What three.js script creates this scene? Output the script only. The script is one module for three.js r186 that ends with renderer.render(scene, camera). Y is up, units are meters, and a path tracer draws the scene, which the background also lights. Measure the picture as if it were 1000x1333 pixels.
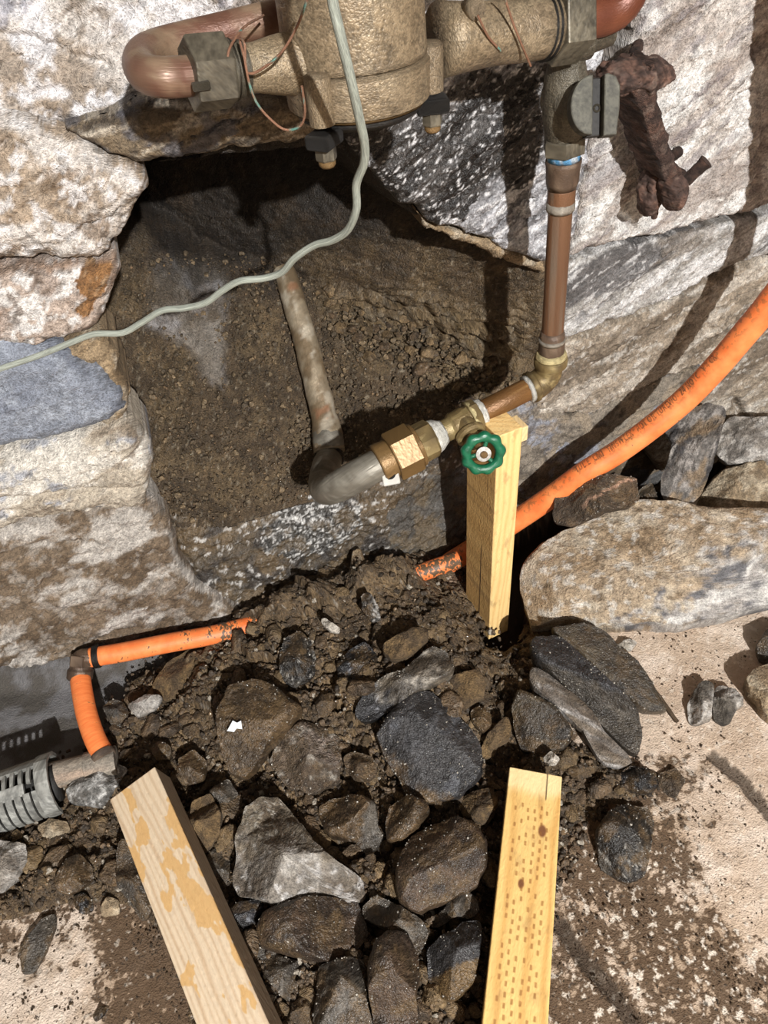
import * as THREE from 'three';
import { mergeGeometries, mergeVertices } from 'three/addons/utils/BufferGeometryUtils.js';
import { RoundedBoxGeometry } from 'three/addons/geometries/RoundedBoxGeometry.js';

// ---------------------------------------------------------------- camera, light, exposure
const scene = new THREE.Scene();
scene.background = new THREE.Color(0x000000);
const FOCAL = 970, CX = 500, CY = 666.5;
const camera = new THREE.PerspectiveCamera(2 * Math.atan(666.5 / FOCAL) * 180 / Math.PI, 1000 / 1333, 0.05, 20);
const V = (x, y, z) => new THREE.Vector3(x, y, z);
const EYE = V(0, 0.92, 0.78);
const pitch = Math.PI / 4, yaw = 14 * Math.PI / 180, roll = 6 * Math.PI / 180;
const FWD = V(Math.sin(yaw) * Math.cos(pitch), -Math.sin(pitch), -Math.cos(yaw) * Math.cos(pitch));
const flatRight = V(Math.cos(yaw), 0, Math.sin(yaw)), flatUp = flatRight.clone().cross(FWD);
const RIGHT = flatRight.clone().multiplyScalar(Math.cos(roll)).addScaledVector(flatUp, -Math.sin(roll));
const UP = flatUp.clone().multiplyScalar(Math.cos(roll)).addScaledVector(flatRight, Math.sin(roll));
camera.position.copy(EYE);
camera.quaternion.setFromRotationMatrix(new THREE.Matrix4().makeBasis(RIGHT, UP, FWD.clone().negate()));
scene.add(camera);

const LAMP_AT = EYE.clone().addScaledVector(RIGHT, 0.70).addScaledVector(UP, -0.50).addScaledVector(FWD, -2.0);
const lampLight = new THREE.PointLight(new THREE.Color(1, 0.99, 0.975), 47, 0, 2);
lampLight.position.copy(LAMP_AT);
lampLight.castShadow = true;
lampLight.shadow.radius = 1.3;
lampLight.shadow.mapSize.set(4096, 4096);
lampLight.shadow.bias = -0.0005;
scene.add(lampLight);

const renderer = new THREE.WebGLRenderer({ antialias: true });
renderer.toneMapping = THREE.LinearToneMapping;
renderer.toneMappingExposure = 1.0;
renderer.shadowMap.enabled = true;

// ---------------------------------------------------------------- picture to place
const rayTo = (px, py) => FWD.clone().addScaledVector(RIGHT, (px - CX) / FOCAL).addScaledVector(UP, -(py - CY) / FOCAL);
const atZ = (px, py, z) => { const r = rayTo(px, py); return EYE.clone().addScaledVector(r, (z - EYE.z) / r.z); };
const atY = (px, py, y) => { const r = rayTo(px, py); return EYE.clone().addScaledVector(r, (y - EYE.y) / r.y); };
const atPlane = (px, py, p0, n) => { const r = rayTo(px, py); return EYE.clone().addScaledVector(r, p0.clone().sub(EYE).dot(n) / r.dot(n)); };
const pairs = (a) => { const o = []; for (let i = 0; i < a.length; i += 2) o.push([a[i], a[i + 1]]); return o; };

// ---------------------------------------------------------------- noise
function mulberry(a) { return () => { a |= 0; a = a + 0x6D2B79F5 | 0; let t = Math.imul(a ^ a >>> 15, 1 | a); t = t + Math.imul(t ^ t >>> 7, 61 | t) ^ t; return ((t ^ t >>> 14) >>> 0) / 4294967296; }; }
const PERM = new Uint8Array(512);
{ const r = mulberry(77), p = [...Array(256).keys()]; for (let i = 255; i > 0; i--) { const j = Math.floor(r() * (i + 1)); [p[i], p[j]] = [p[j], p[i]]; } for (let i = 0; i < 512; i++) PERM[i] = p[i & 255]; }
const fade = (t) => t * t * t * (t * (t * 6 - 15) + 10);
const grad = (h, x, y, z) => { h &= 15; const u = h < 8 ? x : y, v = h < 4 ? y : (h === 12 || h === 14 ? x : z); return ((h & 1) ? -u : u) + ((h & 2) ? -v : v); };
function noise(x, y, z) {
  const fx = Math.floor(x), fy = Math.floor(y), fz = Math.floor(z), X = fx & 255, Y = fy & 255, Z = fz & 255;
  x -= fx; y -= fy; z -= fz;
  const u = fade(x), v = fade(y), w = fade(z), A = PERM[X] + Y, B = PERM[X + 1] + Y, AA = PERM[A] + Z, AB = PERM[A + 1] + Z, BA = PERM[B] + Z, BB = PERM[B + 1] + Z;
  const l = (a, b, t) => a + (b - a) * t;
  return l(l(l(grad(PERM[AA], x, y, z), grad(PERM[BA], x - 1, y, z), u), l(grad(PERM[AB], x, y - 1, z), grad(PERM[BB], x - 1, y - 1, z), u), v),
    l(l(grad(PERM[AA + 1], x, y, z - 1), grad(PERM[BA + 1], x - 1, y, z - 1), u), l(grad(PERM[AB + 1], x, y - 1, z - 1), grad(PERM[BB + 1], x - 1, y - 1, z - 1), u), v), w);
}
function fbm(x, y, z, o = 4) { let s = 0, a = 0.5; for (let i = 0; i < o; i++) { s += a * noise(x, y, z); x = x * 2.03 + 11.7; y = y * 2.03 + 5.3; z = z * 2.03 + 7.1; a *= 0.55; } return s * 1.5; }
function ridged(x, y, z, o = 4) { let s = 0, a = 0.5; for (let i = 0; i < o; i++) { s += a * (1 - 2 * Math.abs(noise(x, y, z))); x = x * 2.1 + 3.7; y = y * 2.1 + 9.3; z = z * 2.1 + 1.1; a *= 0.5; } return s; }
const hash2 = (i, j, k = 0) => { let h = Math.imul(i, 374761393) ^ Math.imul(j, 668265263) ^ Math.imul(k, 1442695041); h = Math.imul(h ^ h >>> 13, 1274126177); h ^= h >>> 16; return (h >>> 0) / 4294967296; };
function cells(x, y, k = 0) {                                 // cellular noise: distance to the border, and the cell's own numbers
  const ix = Math.floor(x), iy = Math.floor(y); let d1 = 9, d2 = 9, ci = 0, cj = 0, cx = 0, cy = 0;
  for (let i = -1; i <= 1; i++) for (let j = -1; j <= 1; j++) {
    const a = ix + i, b = iy + j, qx = a + 0.15 + 0.7 * hash2(a, b, k + 1), qy = b + 0.15 + 0.7 * hash2(a, b, k + 2), d = Math.hypot(qx - x, qy - y);
    if (d < d1) { d2 = d1; d1 = d; ci = a; cj = b; cx = x - qx; cy = y - qy; } else if (d < d2) d2 = d;
  }
  return { edge: d2 - d1, d1, r: hash2(ci, cj, k + 3), s: hash2(ci, cj, k + 4), t: hash2(ci, cj, k + 5), cx, cy };
}
const clamp = (x, a = 0, b = 1) => Math.min(b, Math.max(a, x));
const sstep = (a, b, x) => { const t = clamp((x - a) / (b - a)); return t * t * (3 - 2 * t); };
const mix = (a, b, t) => a + (b - a) * t;

// ---------------------------------------------------------------- colour of stone, soil and rust
const lin = (v) => { v /= 255; return v <= 0.04045 ? v / 12.92 : Math.pow((v + 0.055) / 1.055, 2.4); };
const srgb = (r, g, b) => [lin(r), lin(g), lin(b)];
// a style: base colour, layers [colour, scale in metres, threshold, width, amount, stretch], the direction of the bedding, and grain
function style(base, layers, o = {}) {
  const b = o.bed ? V(...o.bed).normalize() : V(0.95, 0.28, 0.1).normalize();
  return { base: srgb(...base), layers: layers.map(([c, s, t, w, a, st = 1], i) => ({ c: srgb(...c), f: 1 / s, t, w, a, st: 1 - 1 / st, off: 13.7 * (i + 1) })), b, grain: o.grain ?? 0.3, fine: o.fine ?? 0.0035 };
}
function paint(S, x, y, z, seed, out) {
  let [r, g, b] = S.base;
  const along = x * S.b.x + y * S.b.y + z * S.b.z;
  for (const L of S.layers) {
    const k = along * L.st, px = (x - S.b.x * k) * L.f + L.off + seed, py = (y - S.b.y * k) * L.f + seed * 1.7, pz = (z - S.b.z * k) * L.f - L.off;
    const a = L.a * sstep(L.t - L.w, L.t + L.w, fbm(px, py, pz, 4));
    r += (L.c[0] - r) * a; g += (L.c[1] - g) * a; b += (L.c[2] - b) * a;
  }
  const n = 1 + S.grain * (noise(x / S.fine, y / S.fine, z / S.fine) * 1.2 + noise(x / S.fine * 0.37 + 9, y / S.fine * 0.37, z / S.fine * 0.37) * 0.9);
  out[0] = clamp(r * n, 0.002, 0.95); out[1] = clamp(g * n, 0.002, 0.95); out[2] = clamp(b * n, 0.002, 0.95);
}

// ---------------------------------------------------------------- textures shared by everything mineral
function dataTexture(w, h, fn, colour) {
  const d = new Uint8Array(w * h * 4);
  for (let j = 0; j < h; j++) for (let i = 0; i < w; i++) { const c = fn(i, j), k = (j * w + i) * 4; d[k] = c[0]; d[k + 1] = c[1]; d[k + 2] = c[2]; d[k + 3] = 255; }
  const t = new THREE.DataTexture(d, w, h, THREE.RGBAFormat);
  t.wrapS = t.wrapT = THREE.RepeatWrapping; t.magFilter = THREE.LinearFilter; t.minFilter = THREE.LinearMipmapLinearFilter; t.generateMipmaps = true;
  if (colour) t.colorSpace = THREE.SRGBColorSpace;
  t.needsUpdate = true;
  return t;
}
const GN = 512, GRAIN_SIZE = 0.16;                            // metres that one repeat covers
const grainField = new Float32Array(GN * GN);
{
  const r = mulberry(5), oct = [[16, 0.5], [64, 0.7], [128, 0.8], [256, 0.8], [512, 0.5]];
  for (const [n, amp] of oct) {
    const g = new Float32Array(n * n); for (let i = 0; i < n * n; i++) g[i] = r() - 0.5;
    for (let j = 0; j < GN; j++) for (let i = 0; i < GN; i++) {
      const x = i / GN * n, y = j / GN * n, x0 = Math.floor(x), y0 = Math.floor(y), fx = fade(x - x0), fy = fade(y - y0), x1 = (x0 + 1) % n, y1 = (y0 + 1) % n;
      grainField[j * GN + i] += amp * mix(mix(g[y0 * n + x0], g[y0 * n + x1], fx), mix(g[y1 * n + x0], g[y1 * n + x1], fx), fy);
    }
  }
}
const grainColour = dataTexture(GN, GN, (i, j) => { const v = clamp(222 + 66 * grainField[j * GN + i], 120, 255); return [v, v, v]; }, true);
const grainBump = dataTexture(GN, GN, (i, j) => { const v = clamp(128 + 120 * grainField[j * GN + i], 0, 255); return [v, v, v]; });
const grainRough = dataTexture(GN, GN, (i, j) => { const g = grainField[(j * GN + i + 20000) % (GN * GN)], v = clamp(190 - 190 * Math.max(0, g - 0.15), 40, 255); return [v, v, v]; });
const mineral = (o = {}) => new THREE.MeshStandardMaterial({ color: 0xffffff, vertexColors: true, map: grainColour, bumpMap: grainBump, bumpScale: o.bump ?? 0.0016, roughness: o.rough ?? 0.9, roughnessMap: o.wet ? grainRough : null, metalness: 0, side: THREE.DoubleSide });
const M = {
  stone: mineral({ rough: 0.88, bump: 0.0018 }), wet: mineral({ rough: 0.62, wet: true, bump: 0.0016 }), soil: mineral({ rough: 0.95, wet: true, bump: 0.0026 }), dry: mineral({ rough: 0.95, bump: 0.0018 }),
  coal: mineral({ rough: 0.45, wet: true, bump: 0.0022 }),
};

// ---------------------------------------------------------------- objects
const used = new Map();
function numbered(name) { const k = used.get(name) ?? 0; used.set(name, k + 1); return k ? name + '_' + String(k).padStart(3, '0') : name; }
function shadowed(o) { o.traverse((m) => { if (m.isMesh) { m.castShadow = true; m.receiveShadow = true; } }); return o; }
function mesh(name, geometry, material, parent) {
  const m = new THREE.Mesh(geometry, material); m.name = numbered(name); m.castShadow = m.receiveShadow = true;
  if (parent) parent.add(m);
  return m;
}
function thing(o, label, category, group) { o.userData = { label, category }; if (group) o.userData.group = group; if (!o.parent) scene.add(o); return o; }
function root(name, at) { const g = new THREE.Group(); g.name = numbered(name); g.position.copy(at); scene.add(g); g.updateMatrixWorld(true); return g; }
const structure = (o, label) => { o.userData = { kind: 'structure' }; if (label) o.userData.label = label; if (!o.parent) scene.add(o); return o; };
const lower = (g, p) => g.translate(-p.x, -p.y, -p.z);        // geometry made in world metres, under a root at p

// ---------------------------------------------------------------- plane geometry helpers
function segDist(px, py, a, b) { const dx = b[0] - a[0], dy = b[1] - a[1], t = clamp(((px - a[0]) * dx + (py - a[1]) * dy) / (dx * dx + dy * dy + 1e-12)), qx = a[0] + t * dx, qy = a[1] + t * dy; return [Math.hypot(px - qx, py - qy), qx, qy]; }
function polyDist(px, py, poly) {                             // signed: inside positive
  let best = 1e9, qx = 0, qy = 0, inside = false;
  for (let i = 0, j = poly.length - 1; i < poly.length; j = i++) {
    const a = poly[j], b = poly[i], d = segDist(px, py, a, b);
    if (d[0] < best) [best, qx, qy] = d;
    if ((a[1] > py) !== (b[1] > py) && px < (b[0] - a[0]) * (py - a[1]) / (b[1] - a[1]) + a[0]) inside = !inside;
  }
  return [inside ? best : -best, qx, qy];
}
const lineDist = (px, py, line) => { let d = 1e9; for (let i = 1; i < line.length; i++) d = Math.min(d, segDist(px, py, line[i - 1], line[i])[0]); return d; };
// ================================================================ the setting: walls
const onWall = (px, z) => pairs(px).map(([x, y]) => { const p = atZ(x, y, z); return [p.x, p.y]; });
const HOLE = [195, 235, 188, 275, 165, 310, 148, 350, 143, 400, 160, 470, 172, 530, 195, 575, 205, 620, 195, 665, 230, 692, 300, 692, 345, 676, 420, 655, 500, 628, 560, 594, 620, 562, 690, 512, 712, 470, 708, 345, 660, 325, 600, 300, 555, 292, 520, 262, 490, 230, 470, 200, 400, 198, 300, 207, 200, 222];
const hole = onWall(HOLE, 0), holeWide = onWall([150, 225, 110, 275, 90, 310, 80, 350, 75, 400, 90, 470, 100, 530, 125, 585, 150, 640, 195, 680, 230, 692, 300, 692, 345, 676, 420, 655, 500, 628, 560, 594, 620, 562, 690, 512, 712, 470, 708, 345, 660, 325, 600, 300, 555, 292, 520, 262, 490, 230, 470, 200, 400, 198, 300, 207, 200, 212], 0);
const holeLow = onWall([60, 640, 150, 662, 195, 680, 230, 692, 300, 692, 345, 676, 420, 655, 500, 628, 560, 594, 620, 562, 690, 512], 0);
const holeRight = onWall([690, 512, 712, 470, 708, 345], 0), holeTop = onWall([708, 345, 660, 325, 600, 300, 555, 292, 520, 262, 490, 230, 470, 200, 400, 198, 300, 207, 200, 222], 0), holeLeft = onWall([150, 225, 110, 275, 90, 310, 80, 350, 75, 400, 90, 470, 100, 530, 125, 585, 150, 640, 195, 680], 0);

const ST = {
  whitewash: style([204, 197, 190], [[[150, 132, 112], 0.09, 0.05, 0.18, 0.75], [[236, 234, 236], 0.05, 0.05, 0.12, 0.8], [[122, 104, 84], 0.03, 0.28, 0.1, 0.6], [[140, 140, 152], 0.045, 0.33, 0.08, 0.7]], { grain: 0.22 }),
  lobe: style([168, 150, 130], [[[232, 226, 220], 0.07, 0.04, 0.14, 0.75], [[120, 96, 70], 0.05, 0.22, 0.12, 0.75], [[240, 238, 238], 0.02, 0.18, 0.1, 0.6]], { grain: 0.26 }),
  rusty: style([184, 166, 152], [[[240, 236, 232], 0.03, 0.02, 0.1, 0.8], [[140, 112, 90], 0.04, 0.1, 0.14, 0.7], [[96, 78, 62], 0.02, 0.3, 0.1, 0.7]], { grain: 0.25 }),
  ochre: style([150, 108, 66], [[[110, 78, 48], 0.03, 0.05, 0.14, 0.8], [[190, 160, 126], 0.02, 0.16, 0.12, 0.7]], { grain: 0.3 }),
  darkschist: style([58, 54, 51], [[[108, 104, 102], 0.014, 0.14, 0.16, 0.6, 6], [[30, 27, 26], 0.03, 0.08, 0.16, 0.75, 4], [[222, 220, 220], 0.0045, 0.34, 0.08, 0.85, 3]], { bed: [0.85, 0.52, 0.05], grain: 0.5, fine: 0.0022 }),
  blue: style([142, 148, 160], [[[118, 124, 138], 0.06, 0.05, 0.2, 0.6, 3], [[176, 182, 192], 0.04, 0.15, 0.2, 0.5]], { grain: 0.09 }),
  tan: style([160, 138, 108], [[[112, 92, 66], 0.04, 0.08, 0.15, 0.7], [[196, 184, 164], 0.03, 0.2, 0.12, 0.6]], { grain: 0.28 }),
  pale: style([194, 182, 164], [[[232, 226, 216], 0.05, 0.02, 0.12, 0.75, 2.5], [[130, 112, 92], 0.04, 0.18, 0.12, 0.7, 3], [[150, 156, 170], 0.05, 0.3, 0.08, 0.7]], { grain: 0.24 }),
  browngrey: style([128, 110, 90], [[[96, 78, 58], 0.08, 0.0, 0.2, 0.75], [[214, 208, 200], 0.05, 0.18, 0.13, 0.75, 2], [[178, 170, 160], 0.022, 0.12, 0.1, 0.5]], { grain: 0.28 }),
  schist: style([146, 144, 146], [[[206, 206, 210], 0.012, 0.0, 0.16, 0.75, 7], [[78, 74, 74], 0.014, 0.16, 0.12, 0.7, 6], [[236, 234, 234], 0.012, 0.22, 0.1, 0.8, 4]], { bed: [0.85, 0.52, 0.05], grain: 0.42, fine: 0.0025 }),
  white: style([204, 196, 188], [[[236, 234, 230], 0.05, -0.02, 0.14, 0.8, 3], [[154, 140, 130], 0.06, 0.12, 0.14, 0.75, 2], [[140, 132, 134], 0.018, 0.2, 0.12, 0.6, 5]], { bed: [0.8, 0.6, 0.05], grain: 0.22 }),
  streak: style([172, 168, 162], [[[232, 230, 228], 0.016, 0.02, 0.12, 0.8, 7], [[80, 76, 76], 0.05, 0.06, 0.14, 0.85, 4], [[226, 224, 222], 0.007, 0.26, 0.1, 0.6, 6], [[128, 116, 102], 0.05, 0.2, 0.12, 0.6, 3]], { bed: [0.88, 0.48, 0.05], grain: 0.26 }),
  weathered: style([158, 144, 126], [[[206, 196, 182], 0.04, 0.05, 0.14, 0.75, 3], [[106, 92, 76], 0.05, 0.15, 0.13, 0.75, 3], [[222, 216, 206], 0.012, 0.28, 0.1, 0.6, 3]], { bed: [0.9, 0.42, 0.05], grain: 0.3 }),
  slip: style([146, 136, 122], [[[158, 164, 178], 0.06, 0.14, 0.12, 0.7], [[164, 148, 126], 0.04, 0.12, 0.14, 0.7], [[84, 76, 68], 0.03, 0.25, 0.1, 0.7]], { grain: 0.2 }),
  ledge: style([90, 78, 62], [[[112, 94, 70], 0.07, 0.02, 0.16, 0.7], [[52, 50, 50], 0.05, 0.15, 0.15, 0.75], [[214, 210, 204], 0.012, 0.36, 0.1, 0.8]], { grain: 0.34 }),
  frosted: style([72, 68, 62], [[[226, 224, 220], 0.0045, 0.1, 0.12, 0.9, 2], [[40, 38, 36], 0.015, 0.15, 0.12, 0.75], [[104, 88, 66], 0.03, 0.16, 0.12, 0.7]], { grain: 0.4 }),
  wetgrey: style([92, 88, 82], [[[68, 62, 54], 0.05, 0.05, 0.16, 0.7], [[110, 94, 70], 0.05, 0.16, 0.14, 0.7], [[118, 122, 130], 0.06, 0.28, 0.1, 0.5]], { grain: 0.22 }),
  footing: style([104, 102, 100], [[[84, 82, 80], 0.1, 0.05, 0.2, 0.6, 3], [[134, 134, 136], 0.05, 0.2, 0.14, 0.6, 3], [[84, 70, 54], 0.06, 0.22, 0.12, 0.6]], { grain: 0.13 }),
  lintel: style([128, 112, 90], [[[196, 186, 170], 0.02, 0.14, 0.12, 0.7, 5], [[64, 54, 44], 0.02, 0.12, 0.14, 0.75, 6], [[88, 90, 100], 0.05, 0.2, 0.1, 0.7]], { bed: [0.97, 0.2, 0.1], grain: 0.34, fine: 0.0028 }),
  mortar: style([120, 104, 84], [[[90, 76, 58], 0.06, 0.05, 0.2, 0.7], [[176, 164, 148], 0.04, 0.2, 0.15, 0.6]], { grain: 0.3 }),
};

const wallBack = new THREE.Group(); wallBack.name = numbered('wall_back'); scene.add(wallBack);
structure(wallBack, 'rubble stone basement wall with a hole dug through it, patched with mortar and whitewash');

// one stone of the wall: a solid front grown over its outline, its rim rounded back into the joint
function wallStone(px, o) {
  const z0 = o.z ?? 0, poly = onWall(px, z0), step = o.step ?? 0.0021, xs = poly.map((p) => p[0]), ys = poly.map((p) => p[1]);
  const x0 = Math.min(...xs) - step * 2, y0 = Math.min(...ys) - step * 2, nx = Math.ceil((Math.max(...xs) - x0) / step) + 3, ny = Math.ceil((Math.max(...ys) - y0) / step) + 3;
  const seed = o.seed ?? 1, round = o.round ?? 0.012, w = o.w ?? 0.014, rel = o.relief ?? 0.008, depth = o.depth ?? 0.05, S = ST[o.style], tilt = o.tilt ?? [0, 0], c = [(Math.min(...xs) + Math.max(...xs)) / 2, (Math.min(...ys) + Math.max(...ys)) / 2];
  const idx = new Int32Array(nx * ny).fill(-1), pos = [], uv = [], col = [], sd = new Float32Array(nx * ny), near = [], rgb = [0, 0, 0];
  for (let j = 0; j < ny; j++) for (let i = 0; i < nx; i++) {
    const x = x0 + i * step, y = y0 + j * step, d = polyDist(x, y, poly), jag = (o.jag ?? 0.007) * fbm(x / 0.035 + seed, y / 0.035, seed, 4);
    sd[j * nx + i] = d[0] + jag - 0.001; near.push([d[1], d[2]]);
  }
  const bx = S.b.x, by = S.b.y;
  for (let j = 0; j < ny; j++) for (let i = 0; i < nx; i++) {
    const k = j * nx + i, s = sd[k];
    if (s < -step * 1.5) continue;
    let x = x0 + i * step, y = y0 + j * step;
    const al = (x * bx + y * by) * (o.stretch ?? 0.5), sx = x - bx * al, sy = y - by * al;
    const e = clamp(s / w, 0, 1), rim = -round * (1 - Math.sqrt(1 - (1 - e) * (1 - e)));
    let z = z0 + (x - c[0]) * tilt[0] + (y - c[1]) * tilt[1] + rim + rel * (0.9 * fbm(sx / 0.07 + seed, sy / 0.07, 3.3, 4) + 0.75 * (ridged(sx / 0.035, sy / 0.035 + seed, 1.7, 5) - 0.3)) + rel * 0.34 * fbm(x / 0.009, y / 0.009, seed, 3);
    { const cr = Math.abs(noise(sx / 0.07 + seed * 3.1, sy / 0.05, 8.1) + 0.25 * noise(x / 0.02, y / 0.02, seed)), mk = sstep(-0.05, 0.25, noise(x / 0.11 + seed, y / 0.11, 2.2)); z -= (o.cracks ?? 0.0045) * (1 - sstep(0.0, 0.04, cr)) * mk; }
    if (o.crack) for (const [line, dep, wd] of o.crack) { const q = lineDist(x, y, line); z -= dep * Math.exp(-q * q / (wd * wd)); }
    if (s < 0) {                                               // the outermost vertices come back onto the outline
      const q = (ii, jj) => sd[clamp(jj, 0, ny - 1) * nx + clamp(ii, 0, nx - 1)], gx = q(i + 1, j) - q(i - 1, j), gy = q(i, j + 1) - q(i, j - 1), gl = Math.hypot(gx, gy) || 1;
      x -= gx / gl * s; y -= gy / gl * s;
    }
    idx[k] = pos.length / 3; pos.push(x, y, z); uv.push((x + 0.5 * z) / GRAIN_SIZE, (y - 0.6 * z) / GRAIN_SIZE);
    paint(o.paintAt ? o.paintAt(x, y, s) ?? S : S, x, y, z * 2, seed, rgb); col.push(rgb[0], rgb[1], rgb[2]);
  }
  const tri = [];
  for (let j = 0; j < ny - 1; j++) for (let i = 0; i < nx - 1; i++) {
    const a = idx[j * nx + i], b = idx[j * nx + i + 1], d = idx[(j + 1) * nx + i], e = idx[(j + 1) * nx + i + 1];
    if (a >= 0 && b >= 0 && d >= 0 && e >= 0) tri.push(a, b, e, a, e, d);
  }
  // sides: the open edge runs straight back into the wall
  const edges = new Map();
  for (let t = 0; t < tri.length; t += 3) for (let e = 0; e < 3; e++) { const a = tri[t + e], b = tri[t + (e + 1) % 3], back = b * 4194304 + a; if (edges.has(back)) edges.delete(back); else edges.set(a * 4194304 + b, [a, b]); }
  const rear = new Map(), behind = (a) => { if (!rear.has(a)) { rear.set(a, pos.length / 3); pos.push(pos[a * 3], pos[a * 3 + 1], z0 - depth); uv.push(uv[a * 2], uv[a * 2 + 1] - depth / GRAIN_SIZE); col.push(col[a * 3], col[a * 3 + 1], col[a * 3 + 2]); } return rear.get(a); };
  for (const [a, b] of edges.values()) { const c2 = behind(a), d2 = behind(b); tri.push(b, a, c2, b, c2, d2); }
  const g = new THREE.BufferGeometry();
  g.setAttribute('position', new THREE.Float32BufferAttribute(pos, 3)); g.setAttribute('uv', new THREE.Float32BufferAttribute(uv, 2)); g.setAttribute('color', new THREE.Float32BufferAttribute(col, 3));
  g.setIndex(tri); g.computeVertexNormals();
  return mesh('stone', g, o.material ?? M.stone, wallBack);
}
const crackLine = (px, z, dep, wd) => [onWall(px, z), dep, wd];

// mortar bed behind the stones, with the hole left open
{
  const step = 0.006, x0 = -0.62, y0 = -0.1, nx = 290, ny = 200, pos = [], uv = [], col = [], tri = [], rgb = [0, 0, 0], S = ST.mortar;
  for (let j = 0; j < ny; j++) for (let i = 0; i < nx; i++) {
    const x = x0 + i * step, y = y0 + j * step, foot = sstep(0.12, 0.0, y) * sstep(0.06, -0.12, x);
    const z = -0.03 - 0.1 * foot + 0.012 * fbm(x / 0.06, y / 0.06, 2, 4);
    pos.push(x, y, z); uv.push(x / GRAIN_SIZE, y / GRAIN_SIZE); paint(S, x, y, z, 3, rgb); col.push(...rgb);
  }
  for (let j = 0; j < ny - 1; j++) for (let i = 0; i < nx - 1; i++) {
    const x = x0 + (i + 0.5) * step, y = y0 + (j + 0.5) * step;
    if (polyDist(x, y, hole)[0] > -0.014) continue;
    const a = j * nx + i; tri.push(a, a + 1, a + nx + 1, a, a + nx + 1, a + nx);
  }
  const g = new THREE.BufferGeometry();
  g.setAttribute('position', new THREE.Float32BufferAttribute(pos, 3)); g.setAttribute('uv', new THREE.Float32BufferAttribute(uv, 2)); g.setAttribute('color', new THREE.Float32BufferAttribute(col, 3));
  g.setIndex(tri); g.computeVertexNormals();
  mesh('mortar', g, M.dry, wallBack);
  // the rest of the wall, beyond what the photograph shows
  const far = new THREE.MeshStandardMaterial({ color: new THREE.Color().setRGB(...srgb(120, 110, 98)), roughness: 0.95, map: grainColour, bumpMap: grainBump, bumpScale: 0.004 });
  const slab = (x0, x1, y0, y1) => { const b = new THREE.BoxGeometry(x1 - x0, y1 - y0, 0.2); b.translate((x0 + x1) / 2, (y0 + y1) / 2, -0.14); return b; };
  mesh('masonry', mergeGeometries([slab(-1.6, -0.6, -0.1, 2.2), slab(1.1, 2.2, -0.1, 2.2), slab(-0.6, 1.1, 1.05, 2.2)]), far, wallBack);
  const roomWall = new THREE.MeshStandardMaterial({ color: new THREE.Color().setRGB(...srgb(70, 64, 58)), roughness: 0.95 });
  const box = (name, x0, x1, y0, y1, z0, z1) => { const b = new THREE.BoxGeometry(x1 - x0, y1 - y0, z1 - z0); b.translate((x0 + x1) / 2, (y0 + y1) / 2, (z0 + z1) / 2); structure(mesh(name, b, roomWall)); };
  box('wall_left', -1.7, -1.6, -0.1, 2.2, -0.24, 3.4); box('wall_right', 2.2, 2.3, -0.1, 2.2, -0.24, 3.4); box('wall_front', -1.7, 2.3, -0.1, 2.2, 3.4, 3.5); box('ceiling', -1.7, 2.3, 2.2, 2.3, -0.24, 3.5);
}

const wetShadeSide = onWall([440, 120, 560, 130, 640, 90, 720, 80, 712, 200, 690, 250, 640, 240, 600, 290, 560, 296, 440, 240], 0.02), ochrePatch = onWall([100, 370, 118, 352, 140, 352, 142, 385, 126, 412, 108, 405], 0.034);  // dark schist area: wet stone, with its shadow side put into the colour
const frost = onWall([335, 690, 360, 665, 400, 652, 440, 650, 470, 660, 460, 690, 420, 712, 380, 722, 345, 712], 0), greyFace = onWall([500, 660, 560, 620, 620, 600, 620, 700, 560, 735, 430, 770, 420, 750, 500, 700], 0);
// ---- the stones, upper left round to lower right
wallStone([-120, -120, 760, -120, 700, 60, 560, 150, 420, 160, 260, 142, 165, 136, 112, 160, 92, 172, 60, 180, -120, 150], { style: 'whitewash', z: 0.0, seed: 2, relief: 0.013, round: 0.012, crack: [crackLine([-20, 42, 40, 50, 90, 72, 140, 84], 0, 0.008, 0.004), crackLine([300, 20, 340, 60, 380, 90], 0, 0.006, 0.004)] });
wallStone([88, 168, 128, 150, 165, 132, 240, 128, 330, 130, 395, 136, 425, 160, 424, 186, 400, 194, 300, 206, 180, 221, 140, 206, 102, 184], { style: 'lintel', z: 0.03, seed: 4, relief: 0.009, round: 0.02, w: 0.014, tilt: [0, 0.35], stretch: 0.75, step: 0.0018, depth: 0.12 });
wallStone([-120, 145, 30, 158, 70, 172, 100, 178, 140, 206, 172, 220, 193, 234, 197, 250, 188, 276, 166, 308, 150, 340, 120, 352, 60, 348, -120, 362], { style: 'lobe', z: 0.045, seed: 6, relief: 0.014, round: 0.042, w: 0.032, depth: 0.12 });
wallStone([-120, 352, 20, 350, 70, 342, 120, 346, 152, 338, 157, 362, 152, 392, 140, 415, 118, 440, 60, 452, -120, 470], { style: 'rusty', paintAt: (x, y) => (polyDist(x, y, ochrePatch)[0] + 0.014 * fbm(x / 0.025, y / 0.025, 5, 3) > 0 ? ST.ochre : null), z: 0.034, seed: 8, relief: 0.012, round: 0.03, w: 0.02, depth: 0.1 });
wallStone([60, 452, 112, 436, 134, 442, 156, 470, 166, 505, 170, 540, 150, 560, 100, 540], { style: 'tan', z: 0.012, seed: 9, relief: 0.012, round: 0.02, depth: 0.1 });
wallStone([-120, 440, 20, 440, 62, 450, 104, 474, 134, 488, 158, 512, 167, 540, 150, 553, 120, 566, 60, 582, 0, 592, -120, 600], { style: 'blue', cracks: 0.0012, z: 0.036, seed: 11, relief: 0.006, round: 0.028, w: 0.024, depth: 0.08 });
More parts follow.
